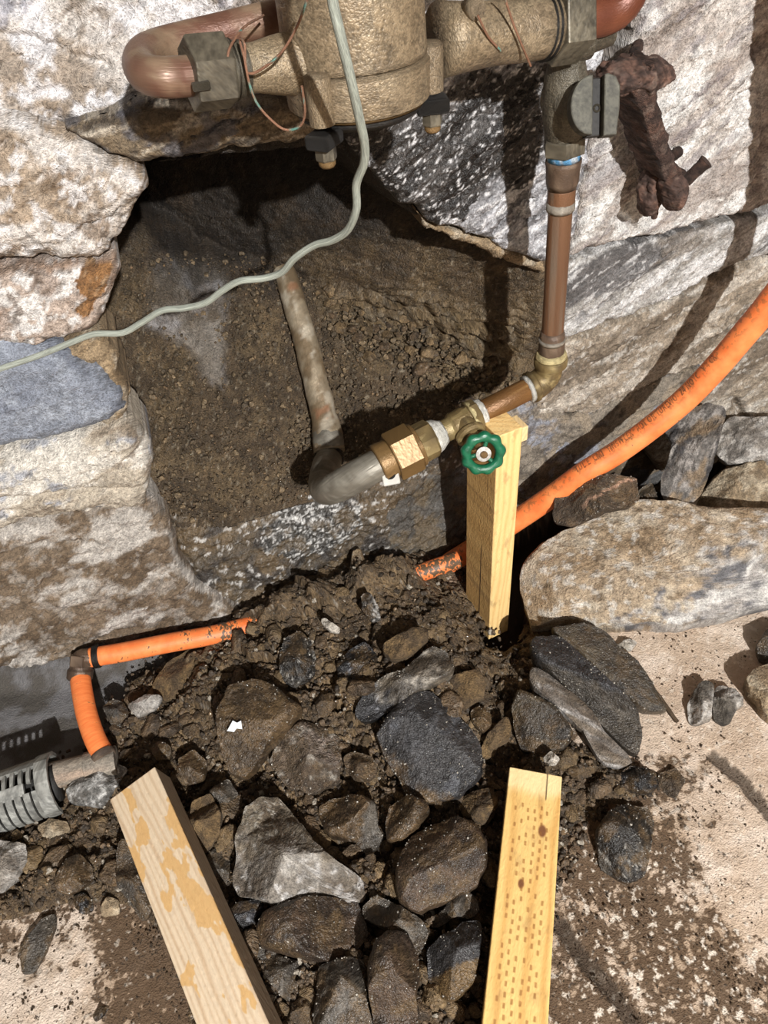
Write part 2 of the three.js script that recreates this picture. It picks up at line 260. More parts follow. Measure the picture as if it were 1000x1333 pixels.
wallStone([-120, 596, 0, 594, 60, 582, 120, 564, 168, 548, 192, 572, 204, 610, 198, 640, 192, 668, 100, 676, 0, 700, -120, 712], { style: 'pale', z: 0.032, seed: 13, relief: 0.012, round: 0.035, w: 0.028, depth: 0.1, crack: [crackLine([0, 650, 80, 640, 190, 634], 0.03, 0.009, 0.005)] });
wallStone([-160, 706, 0, 694, 100, 672, 190, 664, 226, 690, 238, 735, 262, 768, 335, 800, 250, 818, 130, 842, 60, 862, -160, 900], { style: 'browngrey', z: 0.03, seed: 15, relief: 0.012, round: 0.03, w: 0.024, depth: 0.12, tilt: [-0.02, -0.1], crack: [crackLine([0, 730, 60, 715, 120, 712], 0.03, 0.008, 0.006)] });
wallStone([-160, 840, 60, 835, 180, 800, 330, 780, 470, 740, 560, 720, 540, 800, 420, 900, 300, 960, 160, 1040, -160, 1100], { style: 'footing', z: -0.055, seed: 17, relief: 0.004, round: 0.02, step: 0.003, tilt: [0, -0.35], jag: 0.003 });
wallStone([190, 664, 240, 682, 300, 690, 345, 672, 420, 652, 500, 624, 548, 596, 600, 572, 622, 600, 618, 690, 560, 730, 500, 748, 420, 775, 335, 808, 262, 775, 236, 738, 224, 700], { style: 'ledge', z: 0.008, seed: 19, relief: 0.011, round: 0.022, w: 0.03, tilt: [0, -0.22], depth: 0.1, material: M.wet, paintAt: (x, y) => (polyDist(x, y, frost)[0] + 0.012 * fbm(x / 0.02, y / 0.02, 3, 3) > 0 ? ST.frosted : polyDist(x, y, greyFace)[0] + 0.01 * fbm(x / 0.03, y / 0.03, 1, 3) > 0 ? ST.wetgrey : null) });
wallStone([548, 700, 600, 600, 618, 560, 690, 515, 760, 545, 800, 600, 760, 650, 700, 670, 620, 720, 560, 745], { style: 'slip', z: -0.004, seed: 21, relief: 0.008, round: 0.012 });
wallStone([466, 205, 440, 160, 470, 60, 600, 20, 800, 20, 780, 120, 772, 215, 740, 330, 708, 344, 690, 340, 660, 326, 600, 301, 560, 294, 545, 275, 520, 263, 492, 236], { style: 'schist', paintAt: (x, y) => (polyDist(x, y, wetShadeSide)[0] + 0.03 * fbm(x / 0.04 + y / 0.09, y / 0.04 - x / 0.09, 5, 4) > 0 ? ST.darkschist : null), z: 0.02, seed: 23, material: M.wet, relief: 0.011, round: 0.014, w: 0.016, stretch: 0.8, step: 0.0017, depth: 0.1 });
wallStone([540, 270, 560, 290, 602, 298, 662, 322, 712, 342, 712, 360, 690, 352, 650, 338, 600, 316, 558, 304], { style: 'tan', z: 0.008, seed: 24, relief: 0.006, round: 0.01, depth: 0.05 });
wallStone([770, -120, 1120, -120, 1120, 236, 1000, 268, 950, 286, 876, 304, 800, 322, 744, 338, 760, 240, 784, 140, 830, 40], { style: 'white', z: 0.018, seed: 26, relief: 0.012, round: 0.014, crack: [crackLine([780, 210, 800, 196, 835, 186], 0.018, 0.007, 0.004), crackLine([810, 285, 830, 300], 0.018, 0.012, 0.005), crackLine([985, 60, 1000, 130, 985, 240], 0.018, 0.01, 0.006)] });
wallStone([738, 342, 800, 326, 876, 308, 950, 290, 1000, 272, 1120, 240, 1120, 330, 1000, 332, 950, 345, 880, 386, 800, 420, 732, 446, 728, 400], { style: 'streak', z: 0.006, seed: 28, relief: 0.01, stretch: 0.8, round: 0.012 });
wallStone([724, 450, 800, 424, 880, 390, 950, 350, 1000, 336, 1120, 334, 1120, 400, 1000, 424, 950, 455, 900, 480, 850, 500, 770, 540, 700, 545, 690, 516, 716, 490], { style: 'weathered', z: 0.0, seed: 30, relief: 0.012, stretch: 0.7, round: 0.014, crack: [crackLine([740, 500, 790, 470, 850, 430], 0, 0.008, 0.005), crackLine([770, 505, 830, 480, 870, 452], 0, 0.008, 0.004)] });
wallStone([690, 512, 704, 546, 772, 538, 850, 500, 900, 482, 930, 480, 880, 540, 820, 590, 760, 640, 700, 664, 660, 640, 640, 560], { style: 'slip', z: 0.004, seed: 32, relief: 0.011, round: 0.012 });
wallStone([1120, 402, 1000, 426, 950, 458, 900, 486, 860, 530, 840, 580, 860, 620, 960, 600, 1120, 600], { style: 'weathered', z: 0.002, seed: 34, relief: 0.012, round: 0.014, crack: [crackLine([955, 520, 970, 545, 1010, 548], 0, 0.014, 0.005)] });
wallStone([560, 740, 640, 690, 720, 640, 800, 590, 900, 560, 1120, 560, 1120, 760, 760, 780, 600, 860], { style: 'footing', z: -0.03, seed: 36, relief: 0.006, step: 0.003, round: 0.015, jag: 0.003 });

const onBank = (px, py, off) => { const r = rayTo(px, py); for (let t = 0.7; t < 1.8; t += 0.002) { const p = EYE.clone().addScaledVector(r, t); if (p.z < 0.02) { const dl = lineDist(p.x, p.y, holeLow), ins = polyDist(p.x, p.y, holeWide)[0] > 0, dep = ins ? dl * 1.12 : 0; if (p.z < -dep + off) return p; } } return EYE.clone().addScaledVector(r, 1.2); };
const bankArea = (a) => pairs(a).map(([x, y]) => { const p = onBank(x, y, 0.01); return [p.x, p.y]; });
// ---- the dug cavity behind the hole: a bank of soil, its deep back painted as shade
{
  const step = 0.0024, xs = holeWide.map((p) => p[0]), ys = holeWide.map((p) => p[1]), x0 = Math.min(...xs) - 0.03, y0 = Math.min(...ys) - 0.03, nx = Math.ceil((Math.max(...xs) + 0.03 - x0) / step), ny = Math.ceil((Math.max(...ys) + 0.03 - y0) / step);
  const S = style([90, 74, 54], [[[110, 92, 66], 0.07, 0.05, 0.2, 0.7], [[66, 53, 37], 0.05, 0.1, 0.2, 0.7], [[150, 138, 118], 0.006, 0.42, 0.06, 0.7]], { grain: 0.42, fine: 0.0024 });
  const DEEP_SHADE = style([36, 29, 23], [[[22, 18, 15], 0.08, 0.0, 0.2, 0.8], [[58, 46, 34], 0.05, 0.25, 0.14, 0.7]], { grain: 0.4 });
  const P = style([142, 134, 124], [[[196, 194, 196], 0.06, 0.05, 0.16, 0.7], [[90, 76, 58], 0.05, 0.1, 0.18, 0.7]], { grain: 0.2 });
  const Q = style([132, 112, 82], [[[100, 82, 56], 0.05, 0.05, 0.16, 0.7], [[150, 138, 118], 0.02, 0.2, 0.12, 0.6]], { grain: 0.35, fine: 0.0028 });
  const crumb = bankArea([395, 365, 480, 345, 620, 360, 700, 350, 720, 470, 690, 520, 620, 570, 570, 540, 530, 490, 470, 480, 430, 450]), plaster = bankArea([190, 345, 250, 335, 300, 345, 310, 400, 306, 460, 296, 520, 262, 500, 225, 450, 190, 430]), pos = [], uv = [], col = [], tri = [], rgb = [0, 0, 0], rgb2 = [0, 0, 0], idx = new Int32Array(nx * ny).fill(-1);
  for (let j = 0; j < ny; j++) for (let i = 0; i < nx; i++) {
    const x = x0 + i * step, y = y0 + j * step, s = polyDist(x, y, holeWide)[0];
    if (s < -0.022) continue;
    const f1 = fbm(x / 0.08, y / 0.08, 5, 4), dL = lineDist(x, y, holeLow), dl = lineDist(x, y, holeLeft), dr = lineDist(x, y, holeRight), dt = lineDist(x, y, holeTop);
    const inside = s > 0 ? 1 : 0;
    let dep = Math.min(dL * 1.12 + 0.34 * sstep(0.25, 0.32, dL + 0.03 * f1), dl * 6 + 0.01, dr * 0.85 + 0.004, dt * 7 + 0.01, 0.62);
    dep = inside ? dep + 0.006 : 0.014;
    const k = sstep(-0.01, 0.05, polyDist(x, y, crumb)[0] + 0.02 * f1), pl = sstep(-0.004, 0.018, polyDist(x, y, plaster)[0] + 0.02 * f1);
    const c1 = cells(x / 0.034 + 2 * f1, y / 0.026, 1), c2 = cells(x / 0.015, y / 0.012, 2);
    let up = 0.014 * f1 + 0.003 * fbm(x / 0.008, y / 0.008, 3, 3);
    up += k * (0.02 * (c1.r - 0.5) + 0.016 * Math.min(1, c1.edge * 2.5) + 0.012 * (c2.r - 0.5) + 0.008 * Math.min(1, c2.edge * 2.5) - 0.016) + pl * 0.014 * (1 - 0.2 * f1);
    const ease = sstep(0, 0.02, s);
    idx[j * nx + i] = pos.length / 3; pos.push(x, y, -dep + up * (0.3 + 0.7 * ease)); uv.push(x / GRAIN_SIZE, (y + dep * 0.8) / GRAIN_SIZE);
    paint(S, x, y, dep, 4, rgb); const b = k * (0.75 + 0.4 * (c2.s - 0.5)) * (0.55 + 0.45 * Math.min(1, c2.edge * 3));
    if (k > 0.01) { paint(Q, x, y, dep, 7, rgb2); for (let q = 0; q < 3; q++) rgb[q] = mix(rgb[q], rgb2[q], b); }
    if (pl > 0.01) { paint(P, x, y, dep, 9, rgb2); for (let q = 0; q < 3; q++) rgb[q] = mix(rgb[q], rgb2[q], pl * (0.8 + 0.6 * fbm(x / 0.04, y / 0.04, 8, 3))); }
    const deepShade = sstep(0.19, 0.29, dL + 0.05 * f1 + 0.02 * c2.r) * 0.9; if (deepShade > 0) { paint(DEEP_SHADE, x, y, dep, 11, rgb2); for (let q = 0; q < 3; q++) rgb[q] = mix(rgb[q], rgb2[q], deepShade); }  // soil blackens with depth: the shade of the hole put into its colour
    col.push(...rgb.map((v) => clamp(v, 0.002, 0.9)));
  }
  for (let j = 0; j < ny - 1; j++) for (let i = 0; i < nx - 1; i++) { const a = idx[j * nx + i], b = idx[j * nx + i + 1], d = idx[(j + 1) * nx + i], e = idx[(j + 1) * nx + i + 1]; if (a >= 0 && b >= 0 && d >= 0 && e >= 0) tri.push(a, b, e, a, e, d); }
  const g = new THREE.BufferGeometry();
  g.setAttribute('position', new THREE.Float32BufferAttribute(pos, 3)); g.setAttribute('uv', new THREE.Float32BufferAttribute(uv, 2)); g.setAttribute('color', new THREE.Float32BufferAttribute(col, 3));
  g.setIndex(tri); g.computeVertexNormals();
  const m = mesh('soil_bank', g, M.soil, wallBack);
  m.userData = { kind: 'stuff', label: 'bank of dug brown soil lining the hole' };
}
// ================================================================ the setting: floor and dug soil
const onFloor = (px, y = 0.02) => pairs(px).map(([a, b]) => { const p = atY(a, b, y); return [p.x, p.z]; });
const heapOutline = onFloor([-200, 1180, -200, 1010, 60, 1010, 120, 985, 150, 930, 170, 880, 215, 850, 262, 812, 325, 784, 345, 760, 430, 733, 520, 708, 600, 694, 640, 770, 690, 800, 720, 815, 700, 900, 740, 960, 830, 985, 862, 1000, 850, 1025, 800, 1035, 760, 1065, 738, 1090, 700, 1120, 684, 1210, 655, 1420, 235, 1460, 250, 1300, 215, 1215, 160, 1160, 80, 1165, 0, 1192]);
const heapCore = onFloor([230, 860, 330, 800, 430, 765, 560, 740, 612, 800, 640, 850, 640, 960, 600, 1000, 420, 1010, 300, 1000, 250, 940]);
const heapLow = onFloor([290, 1020, 420, 1000, 640, 990, 650, 1100, 640, 1420, 330, 1420, 260, 1150]);
const buriedRidge = onFloor([352, 800, 400, 790, 450, 772, 500, 752, 520, 745], 0.05);
const ridgeDip = onFloor([447, 778], 0.06), postFoot = onFloor([652, 820], 0.0);
function heapHeight(x, z) {
  const d = polyDist(x, z, heapOutline)[0], edge = d + 0.012 * fbm(x / 0.05, z / 0.05, 4, 4);
  if (edge < -0.02) return -0.02;
  const core = sstep(-0.03, 0.07, polyDist(x, z, heapCore)[0]), low = sstep(-0.02, 0.05, polyDist(x, z, heapLow)[0]);
  const f = fbm(x / 0.06, z / 0.06, 9, 4), c1 = cells(x / 0.062 + 0.8 * f, z / 0.055 + 0.5 * f, 5), c2 = cells(x / 0.023 + f, z / 0.021, 6);
  let h = 0.012 * sstep(-0.01, 0.03, edge) + 0.048 * core + 0.012 * low;
  const rd = lineDist(x, z, buriedRidge); const dip = Math.hypot(x - ridgeDip[0][0], z - ridgeDip[0][1]), pd = Math.hypot(x - postFoot[0][0], z - postFoot[0][1]); const ra = buriedRidge[0], rb = buriedRidge.at(-1), back = z < ra[1] + (rb[1] - ra[1]) * (x - ra[0]) / (rb[0] - ra[0]); h += 0.05 * Math.exp(-rd * rd / (back ? 0.006 : 0.0007)) * (0.8 + 0.5 * f) * (1 - 0.75 * Math.exp(-dip * dip / 0.00018)) - 0.05 * Math.exp(-pd * pd / 0.0012);
  const amp = sstep(-0.005, 0.03, edge);
  h += amp * (0.016 * (c1.r - 0.5) + 0.014 * (c1.cx * (c1.s - 0.5) + c1.cy * (c1.t - 0.5)) * 1.6 - 0.014 * (1 - sstep(0.0, 0.14, c1.edge)) * (c1.t > 0.45 ? 1 : 0.1) + 0.006 * (c2.r - 0.5) - 0.0025 * (1 - sstep(0, 0.2, c2.edge)) * (c2.t > 0.5 ? 1 : 0.1) + 0.012 * f + 0.0034 * fbm(x / 0.008, z / 0.008, 2, 4));
  return h - 0.02 * sstep(0.0, -0.02, edge);
}

const trench = onFloor([604, 716, 660, 688, 740, 636, 860, 590, 960, 590, 900, 650, 880, 672, 780, 690, 706, 722, 690, 760, 698, 826, 690, 850, 640, 860, 606, 790], 0);
const greyFloor = onFloor([-260, 850, 60, 850, 250, 812, 340, 795, 262, 856, 215, 890, 156, 930, 140, 985, 60, 1012, -260, 1060], 0);
// concrete floor: colour, dirt and wear in one texture over the part in view
const FLOOR_X = -0.7, FLOOR_Z = -0.1, FLOOR_W = 2.0, FLOOR_D = 1.1;
const grooves = [onFloor([730, 1205, 760, 1250, 800, 1295, 850, 1370], 0), onFloor([930, 985, 965, 1015, 1010, 1070, 1060, 1130], 0)];
{
  const W = 2048, H = 1126, A = style([196, 176, 156], [[[216, 200, 184], 0.07, 0.0, 0.16, 0.7], [[182, 160, 138], 0.09, 0.08, 0.16, 0.7]], { grain: 0.12, fine: 0.0022 });
  const B = srgb(84, 64, 44), C = srgb(132, 106, 76), K = srgb(44, 36, 28), Wt = srgb(238, 226, 210);
  const rightDirt = onFloor([745, 1050, 800, 1040, 900, 1090, 950, 1180, 1020, 1240, 1060, 1400, 700, 1420, 730, 1180], 0), leftDirt = onFloor([130, 1180, 240, 1180, 330, 1400, 90, 1420, 110, 1260], 0), slab = onFloor([690, 830, 830, 815, 930, 800, 1060, 780, 1060, 960, 900, 985, 830, 980], 0);
  const G1 = srgb(82, 77, 72), G2 = srgb(112, 110, 110), B2 = srgb(62, 50, 38), mixc = (a, b, t) => a.map((v, k) => mix(v, b[k], t)), rgb = [0, 0, 0], enc = (v) => 255 * (v <= 0.0031308 ? 12.92 * v : 1.055 * Math.pow(v, 1 / 2.4) - 0.055);
  const tex = dataTexture(W, H, (i, j) => {
    const x = FLOOR_X + i / W * FLOOR_W, z = FLOOR_Z + j / H * FLOOR_D;
    const d = polyDist(x, z, heapOutline)[0];
    if (d > 0.05) return [110, 90, 66];
    paint(A, x, 0, z, 2, rgb);
    const tr = polyDist(x, z, trench)[0], gf = polyDist(x, z, greyFloor)[0];
    const put = (c, a) => { a = clamp(a); rgb[0] = mix(rgb[0], c[0], a); rgb[1] = mix(rgb[1], c[1], a); rgb[2] = mix(rgb[2], c[2], a); };
    const f = fbm(x / 0.045, z / 0.045, 1, 5), f2 = fbm(x / 0.009 + 4, z / 0.009, 6, 4), f3 = fbm(x / 0.004, z / 0.004, 9, 2);
    const r = sstep(-0.03, 0.05, polyDist(x, z, rightDirt)[0]), l = sstep(-0.02, 0.05, polyDist(x, z, leftDirt)[0]), near = sstep(-0.11, 0.0, d), clean = sstep(-0.01, 0.04, polyDist(x, z, slab)[0]);
    const f4 = fbm(x / 0.017 - 3, z / 0.017, 2, 4), soil = 0.98 * r + 0.82 * l + 0.75 * near + 0.3 - 0.5 * clean;
    put(C, 0.5 * sstep(0.6, 1.15, soil + 0.9 * f + 0.4 * f4));
    put(B, 0.92 * sstep(0.86, 1.04, soil - 0.04 + 0.5 * f + 0.7 * f4 + 0.95 * f2));
    put(Wt, 0.75 * sstep(0.2, 0.42, f2 - 0.3 * f4 - 0.2 * l) * (0.5 + 0.5 * r));
    put(K, 0.85 * sstep(0.5, 0.64, f3 + 0.3 * f2 + 0.2 * f4 + 0.1 * soil));
    if (gf > -0.03) put(mixc(G1, G2, sstep(-0.25, 0.3, f)), sstep(-0.006, 0.006, gf + 0.01 * f2));
    if (tr > -0.03) put(B2, sstep(-0.006, 0.01, tr + 0.008 * f2));
    for (const g of grooves) put(B2, 0.85 * sstep(0.011, 0.006, lineDist(x, z, g) + 0.004 * f2));
    return [enc(rgb[0]), enc(rgb[1]), enc(rgb[2])];
  }, true);
  tex.wrapS = tex.wrapT = THREE.ClampToEdgeWrapping;
  const step = 0.004, nx = Math.round(FLOOR_W / step) + 1, nz = Math.round(FLOOR_D / step) + 1, pos = [], uv = [], tri = [];
  for (let j = 0; j < nz; j++) for (let i = 0; i < nx; i++) {
    const x = FLOOR_X + i * step, z = FLOOR_Z + j * step; let y = 0.003 * fbm(x / 0.12, z / 0.12, 1, 3) + 0.0014 * fbm(x / 0.016, z / 0.016, 3, 3);
    for (const g of grooves) y -= 0.006 * sstep(0.011, 0.004, lineDist(x, z, g));
    y -= 0.085 * sstep(-0.004, 0.02, polyDist(x, z, trench)[0] + 0.006 * fbm(x / 0.03, z / 0.03, 7, 3)) + 0.03 * sstep(0, 0.06, polyDist(x, z, greyFloor)[0]);
    pos.push(x, y, z); uv.push((i + 0.0) / (nx - 1), j / (nz - 1));
  }
  for (let j = 0; j < nz - 1; j++) for (let i = 0; i < nx - 1; i++) { const a = j * nx + i; tri.push(a, a + nx + 1, a + 1, a, a + nx, a + nx + 1); }
  const g = new THREE.BufferGeometry();
  g.setAttribute('position', new THREE.Float32BufferAttribute(pos, 3)); g.setAttribute('uv', new THREE.Float32BufferAttribute(uv, 2)); g.setIndex(tri); g.computeVertexNormals();
  const m = new THREE.MeshStandardMaterial({ map: tex, roughness: 0.86, bumpMap: grainBump.clone(), bumpScale: 0.0016, side: THREE.DoubleSide });
  m.bumpMap.repeat.set(FLOOR_W / GRAIN_SIZE, FLOOR_D / GRAIN_SIZE); m.bumpMap.needsUpdate = true;
  const floor = new THREE.Group(); floor.name = numbered('floor'); scene.add(floor); structure(floor, 'beige concrete basement floor smeared with brown mud');
  mesh('concrete', g, m, floor);
  const rest = new THREE.MeshStandardMaterial({ color: new THREE.Color().setRGB(...srgb(176, 152, 124)), roughness: 0.9, map: grainColour, bumpMap: grainBump, bumpScale: 0.002 });
  const slabBox = (x0, x1, z0, z1) => { const b = new THREE.BoxGeometry(x1 - x0, 0.1, z1 - z0); b.translate((x0 + x1) / 2, -0.052, (z0 + z1) / 2); return b; };
  mesh('slab', mergeGeometries([slabBox(-1.7, -0.695, -0.24, 3.4), slabBox(1.295, 2.3, -0.24, 3.4), slabBox(-0.7, 1.3, 0.995, 3.4)]), rest, floor);
}

// dug soil: cracked clods with crumbs, a height field
const SOIL = style([106, 86, 61], [[[132, 109, 78], 0.06, 0.05, 0.18, 0.7], [[80, 64, 45], 0.05, 0.05, 0.2, 0.75], [[130, 108, 78], 0.016, 0.18, 0.14, 0.6], [[168, 158, 144], 0.005, 0.46, 0.05, 0.8]], { grain: 0.45, fine: 0.0024 });
{
  const step = 0.0024, xs = heapOutline.map((p) => p[0]), zs = heapOutline.map((p) => p[1]), x0 = Math.max(-0.62, Math.min(...xs) - 0.02), z0 = -0.03, nx = Math.ceil((Math.max(...xs) + 0.02 - x0) / step), nz = Math.ceil((Math.min(0.76, Math.max(...zs)) - z0) / step);
  const idx = new Int32Array(nx * nz).fill(-1), pos = [], uv = [], col = [], tri = [], rgb = [0, 0, 0];
  for (let j = 0; j < nz; j++) for (let i = 0; i < nx; i++) {
    const x = x0 + i * step, z = z0 + j * step, y = heapHeight(x, z);
    if (y < -0.012) continue;
    idx[j * nx + i] = pos.length / 3; pos.push(x, y, z); uv.push(x / GRAIN_SIZE, z / GRAIN_SIZE);
    const f = fbm(x / 0.06, z / 0.06, 9, 4), c2 = cells(x / 0.023 + f, z / 0.021, 6);
    paint(SOIL, x, y, z, 3, rgb); const t = 0.82 + 0.4 * (c2.s - 0.45); col.push(rgb[0] * t, rgb[1] * t, rgb[2] * t);
  }
  for (let j = 0; j < nz - 1; j++) for (let i = 0; i < nx - 1; i++) { const a = idx[j * nx + i], b = idx[j * nx + i + 1], d = idx[(j + 1) * nx + i], e = idx[(j + 1) * nx + i + 1]; if (a >= 0 && b >= 0 && d >= 0 && e >= 0) tri.push(a, e, b, a, d, e); }
  const g = new THREE.BufferGeometry();
  g.setAttribute('position', new THREE.Float32BufferAttribute(pos, 3)); g.setAttribute('uv', new THREE.Float32BufferAttribute(uv, 2)); g.setAttribute('color', new THREE.Float32BufferAttribute(col, 3));
  g.setIndex(tri); g.computeVertexNormals();
  const m = mesh('dug_soil', g, M.soil); scene.add(m);
  m.userData = { kind: 'stuff', label: 'heap of dark brown dug soil spread over the basement floor below the hole', category: 'soil' };
}
// ================================================================ rocks
const RS = {
  slate: style([66, 64, 64], [[[80, 80, 83], 0.03, 0.1, 0.14, 0.7, 3], [[38, 36, 36], 0.03, 0.05, 0.16, 0.7, 2], [[104, 106, 112], 0.04, 0.4, 0.08, 0.5]], { bed: [0.7, 0.2, -0.7], grain: 0.4, fine: 0.0022 }),
  brown: style([110, 88, 58], [[[132, 108, 74], 0.03, 0.08, 0.15, 0.7], [[72, 58, 42], 0.035, 0.1, 0.16, 0.7]], { grain: 0.35, fine: 0.0026 }),
  muddy: style([99, 80, 58], [[[104, 84, 58], 0.04, 0.08, 0.16, 0.7], [[54, 44, 34], 0.04, 0.05, 0.18, 0.7], [[148, 134, 118], 0.005, 0.45, 0.06, 0.8]], { grain: 0.45, fine: 0.0024 }),
  wetbrown: style([86, 70, 56], [[[96, 78, 60], 0.05, 0.05, 0.18, 0.7], [[50, 42, 36], 0.04, 0.08, 0.16, 0.75]], { grain: 0.42, fine: 0.0022 }),
  grey: style([84, 77, 68], [[[112, 105, 96], 0.03, 0.1, 0.15, 0.7], [[62, 57, 52], 0.04, 0.08, 0.16, 0.7]], { grain: 0.38, fine: 0.0024 }),
  pale: style([136, 128, 118], [[[182, 176, 168], 0.05, 0.05, 0.14, 0.8], [[98, 86, 72], 0.045, 0.1, 0.14, 0.8], [[206, 202, 198], 0.012, 0.26, 0.1, 0.7]], { grain: 0.34, fine: 0.0026 }),
  coal: style([42, 41, 42], [[[62, 62, 66], 0.02, 0.1, 0.14, 0.7, 2], [[150, 152, 158], 0.006, 0.4, 0.07, 0.8], [[26, 25, 25], 0.02, 0.1, 0.15, 0.7]], { grain: 0.45, fine: 0.002 }),
  striated: style([40, 36, 32], [[[84, 78, 70], 0.012, 0.16, 0.12, 0.8, 6], [[30, 27, 24], 0.014, 0.08, 0.14, 0.8, 6], [[170, 166, 158], 0.006, 0.38, 0.07, 0.8, 3]], { bed: [0.1, 0.1, 1], grain: 0.42, fine: 0.0022 }),
  crust: style([120, 110, 96], [[[176, 168, 156], 0.022, 0.05, 0.12, 0.8], [[66, 60, 54], 0.03, 0.1, 0.14, 0.8]], { grain: 0.36, fine: 0.0024 }),
  slabstone: style([184, 164, 138], [[[206, 192, 170], 0.06, 0.02, 0.16, 0.7], [[162, 136, 104], 0.09, 0.08, 0.16, 0.7], [[222, 216, 206], 0.016, 0.24, 0.1, 0.7], [[118, 98, 74], 0.022, 0.36, 0.08, 0.7]], { grain: 0.24 }),
  tan: style([162, 142, 114], [[[196, 182, 158], 0.04, 0.06, 0.14, 0.75], [[120, 100, 76], 0.04, 0.12, 0.14, 0.75]], { grain: 0.3 }),
  cool: style([152, 144, 134], [[[202, 197, 190], 0.03, 0.05, 0.14, 0.75, 2], [[106, 98, 90], 0.035, 0.12, 0.14, 0.75]], { grain: 0.3 }),
  upright: style([112, 107, 102], [[[168, 162, 156], 0.02, 0.04, 0.13, 0.8, 5], [[54, 52, 54], 0.022, 0.1, 0.13, 0.85, 5], [[164, 140, 110], 0.05, 0.2, 0.1, 0.75, 2]], { bed: [0.45, 0.85, -0.2], grain: 0.4 }),
  slatebrown: style([74, 66, 56], [[[100, 88, 70], 0.05, 0.08, 0.16, 0.7], [[50, 46, 42], 0.05, 0.05, 0.16, 0.7]], { grain: 0.36, fine: 0.0024 }),
  split: style([132, 120, 106], [[[206, 202, 198], 0.02, -0.04, 0.12, 0.8, 6], [[84, 72, 60], 0.03, 0.1, 0.14, 0.8, 4]], { bed: [0.8, -0.2, 0.75], grain: 0.36 }),
};
RS.frostrock = style([58, 54, 50], [[[196, 192, 186], 0.006, 0.12, 0.1, 0.9], [[40, 38, 36], 0.02, 0.1, 0.1, 0.7]], { grain: 0.4 });
RS.bone = style([206, 198, 186], [[[168, 158, 142], 0.012, 0.12, 0.12, 0.7]], { grain: 0.2 });
RS.crust2 = style([100, 84, 66], [[[140, 126, 116], 0.04, 0.12, 0.12, 0.7], [[74, 60, 46], 0.03, 0.05, 0.16, 0.7], [[176, 168, 156], 0.02, 0.32, 0.08, 0.7]], { grain: 0.4 });
RS.clodlight = style([116, 95, 66], [[[138, 116, 84], 0.02, 0.06, 0.16, 0.7], [[78, 64, 47], 0.02, 0.08, 0.16, 0.7]], { grain: 0.36, fine: 0.0026 });
RS.mudcoat = style([96, 78, 56], [[[108, 88, 62], 0.03, 0.08, 0.16, 0.7], [[62, 51, 39], 0.03, 0.08, 0.16, 0.7]], { grain: 0.4, fine: 0.0024 });
RS.slabedge = style([176, 170, 164], [[[222, 218, 212], 0.025, 0.02, 0.12, 0.8, 3], [[84, 84, 90], 0.04, 0.12, 0.12, 0.85, 2], [[140, 122, 98], 0.03, 0.24, 0.1, 0.6]], { grain: 0.3 });
RS.frostgrey = style([120, 118, 114], [[[214, 212, 208], 0.01, 0.04, 0.12, 0.85], [[72, 68, 62], 0.014, 0.14, 0.1, 0.7]], { grain: 0.4 });
RS.greymud = style([112, 100, 84], [[[138, 128, 112], 0.02, 0.06, 0.14, 0.7], [[84, 70, 54], 0.03, 0.1, 0.14, 0.7], [[190, 184, 174], 0.006, 0.36, 0.08, 0.7]], { grain: 0.4 });
RS.pink = style([190, 152, 126], [[[120, 92, 72], 0.008, 0.12, 0.12, 0.7]], { grain: 0.2 });
const rockOutlines = [], glints = [];
const toEye = (p) => EYE.clone().sub(p).normalize();
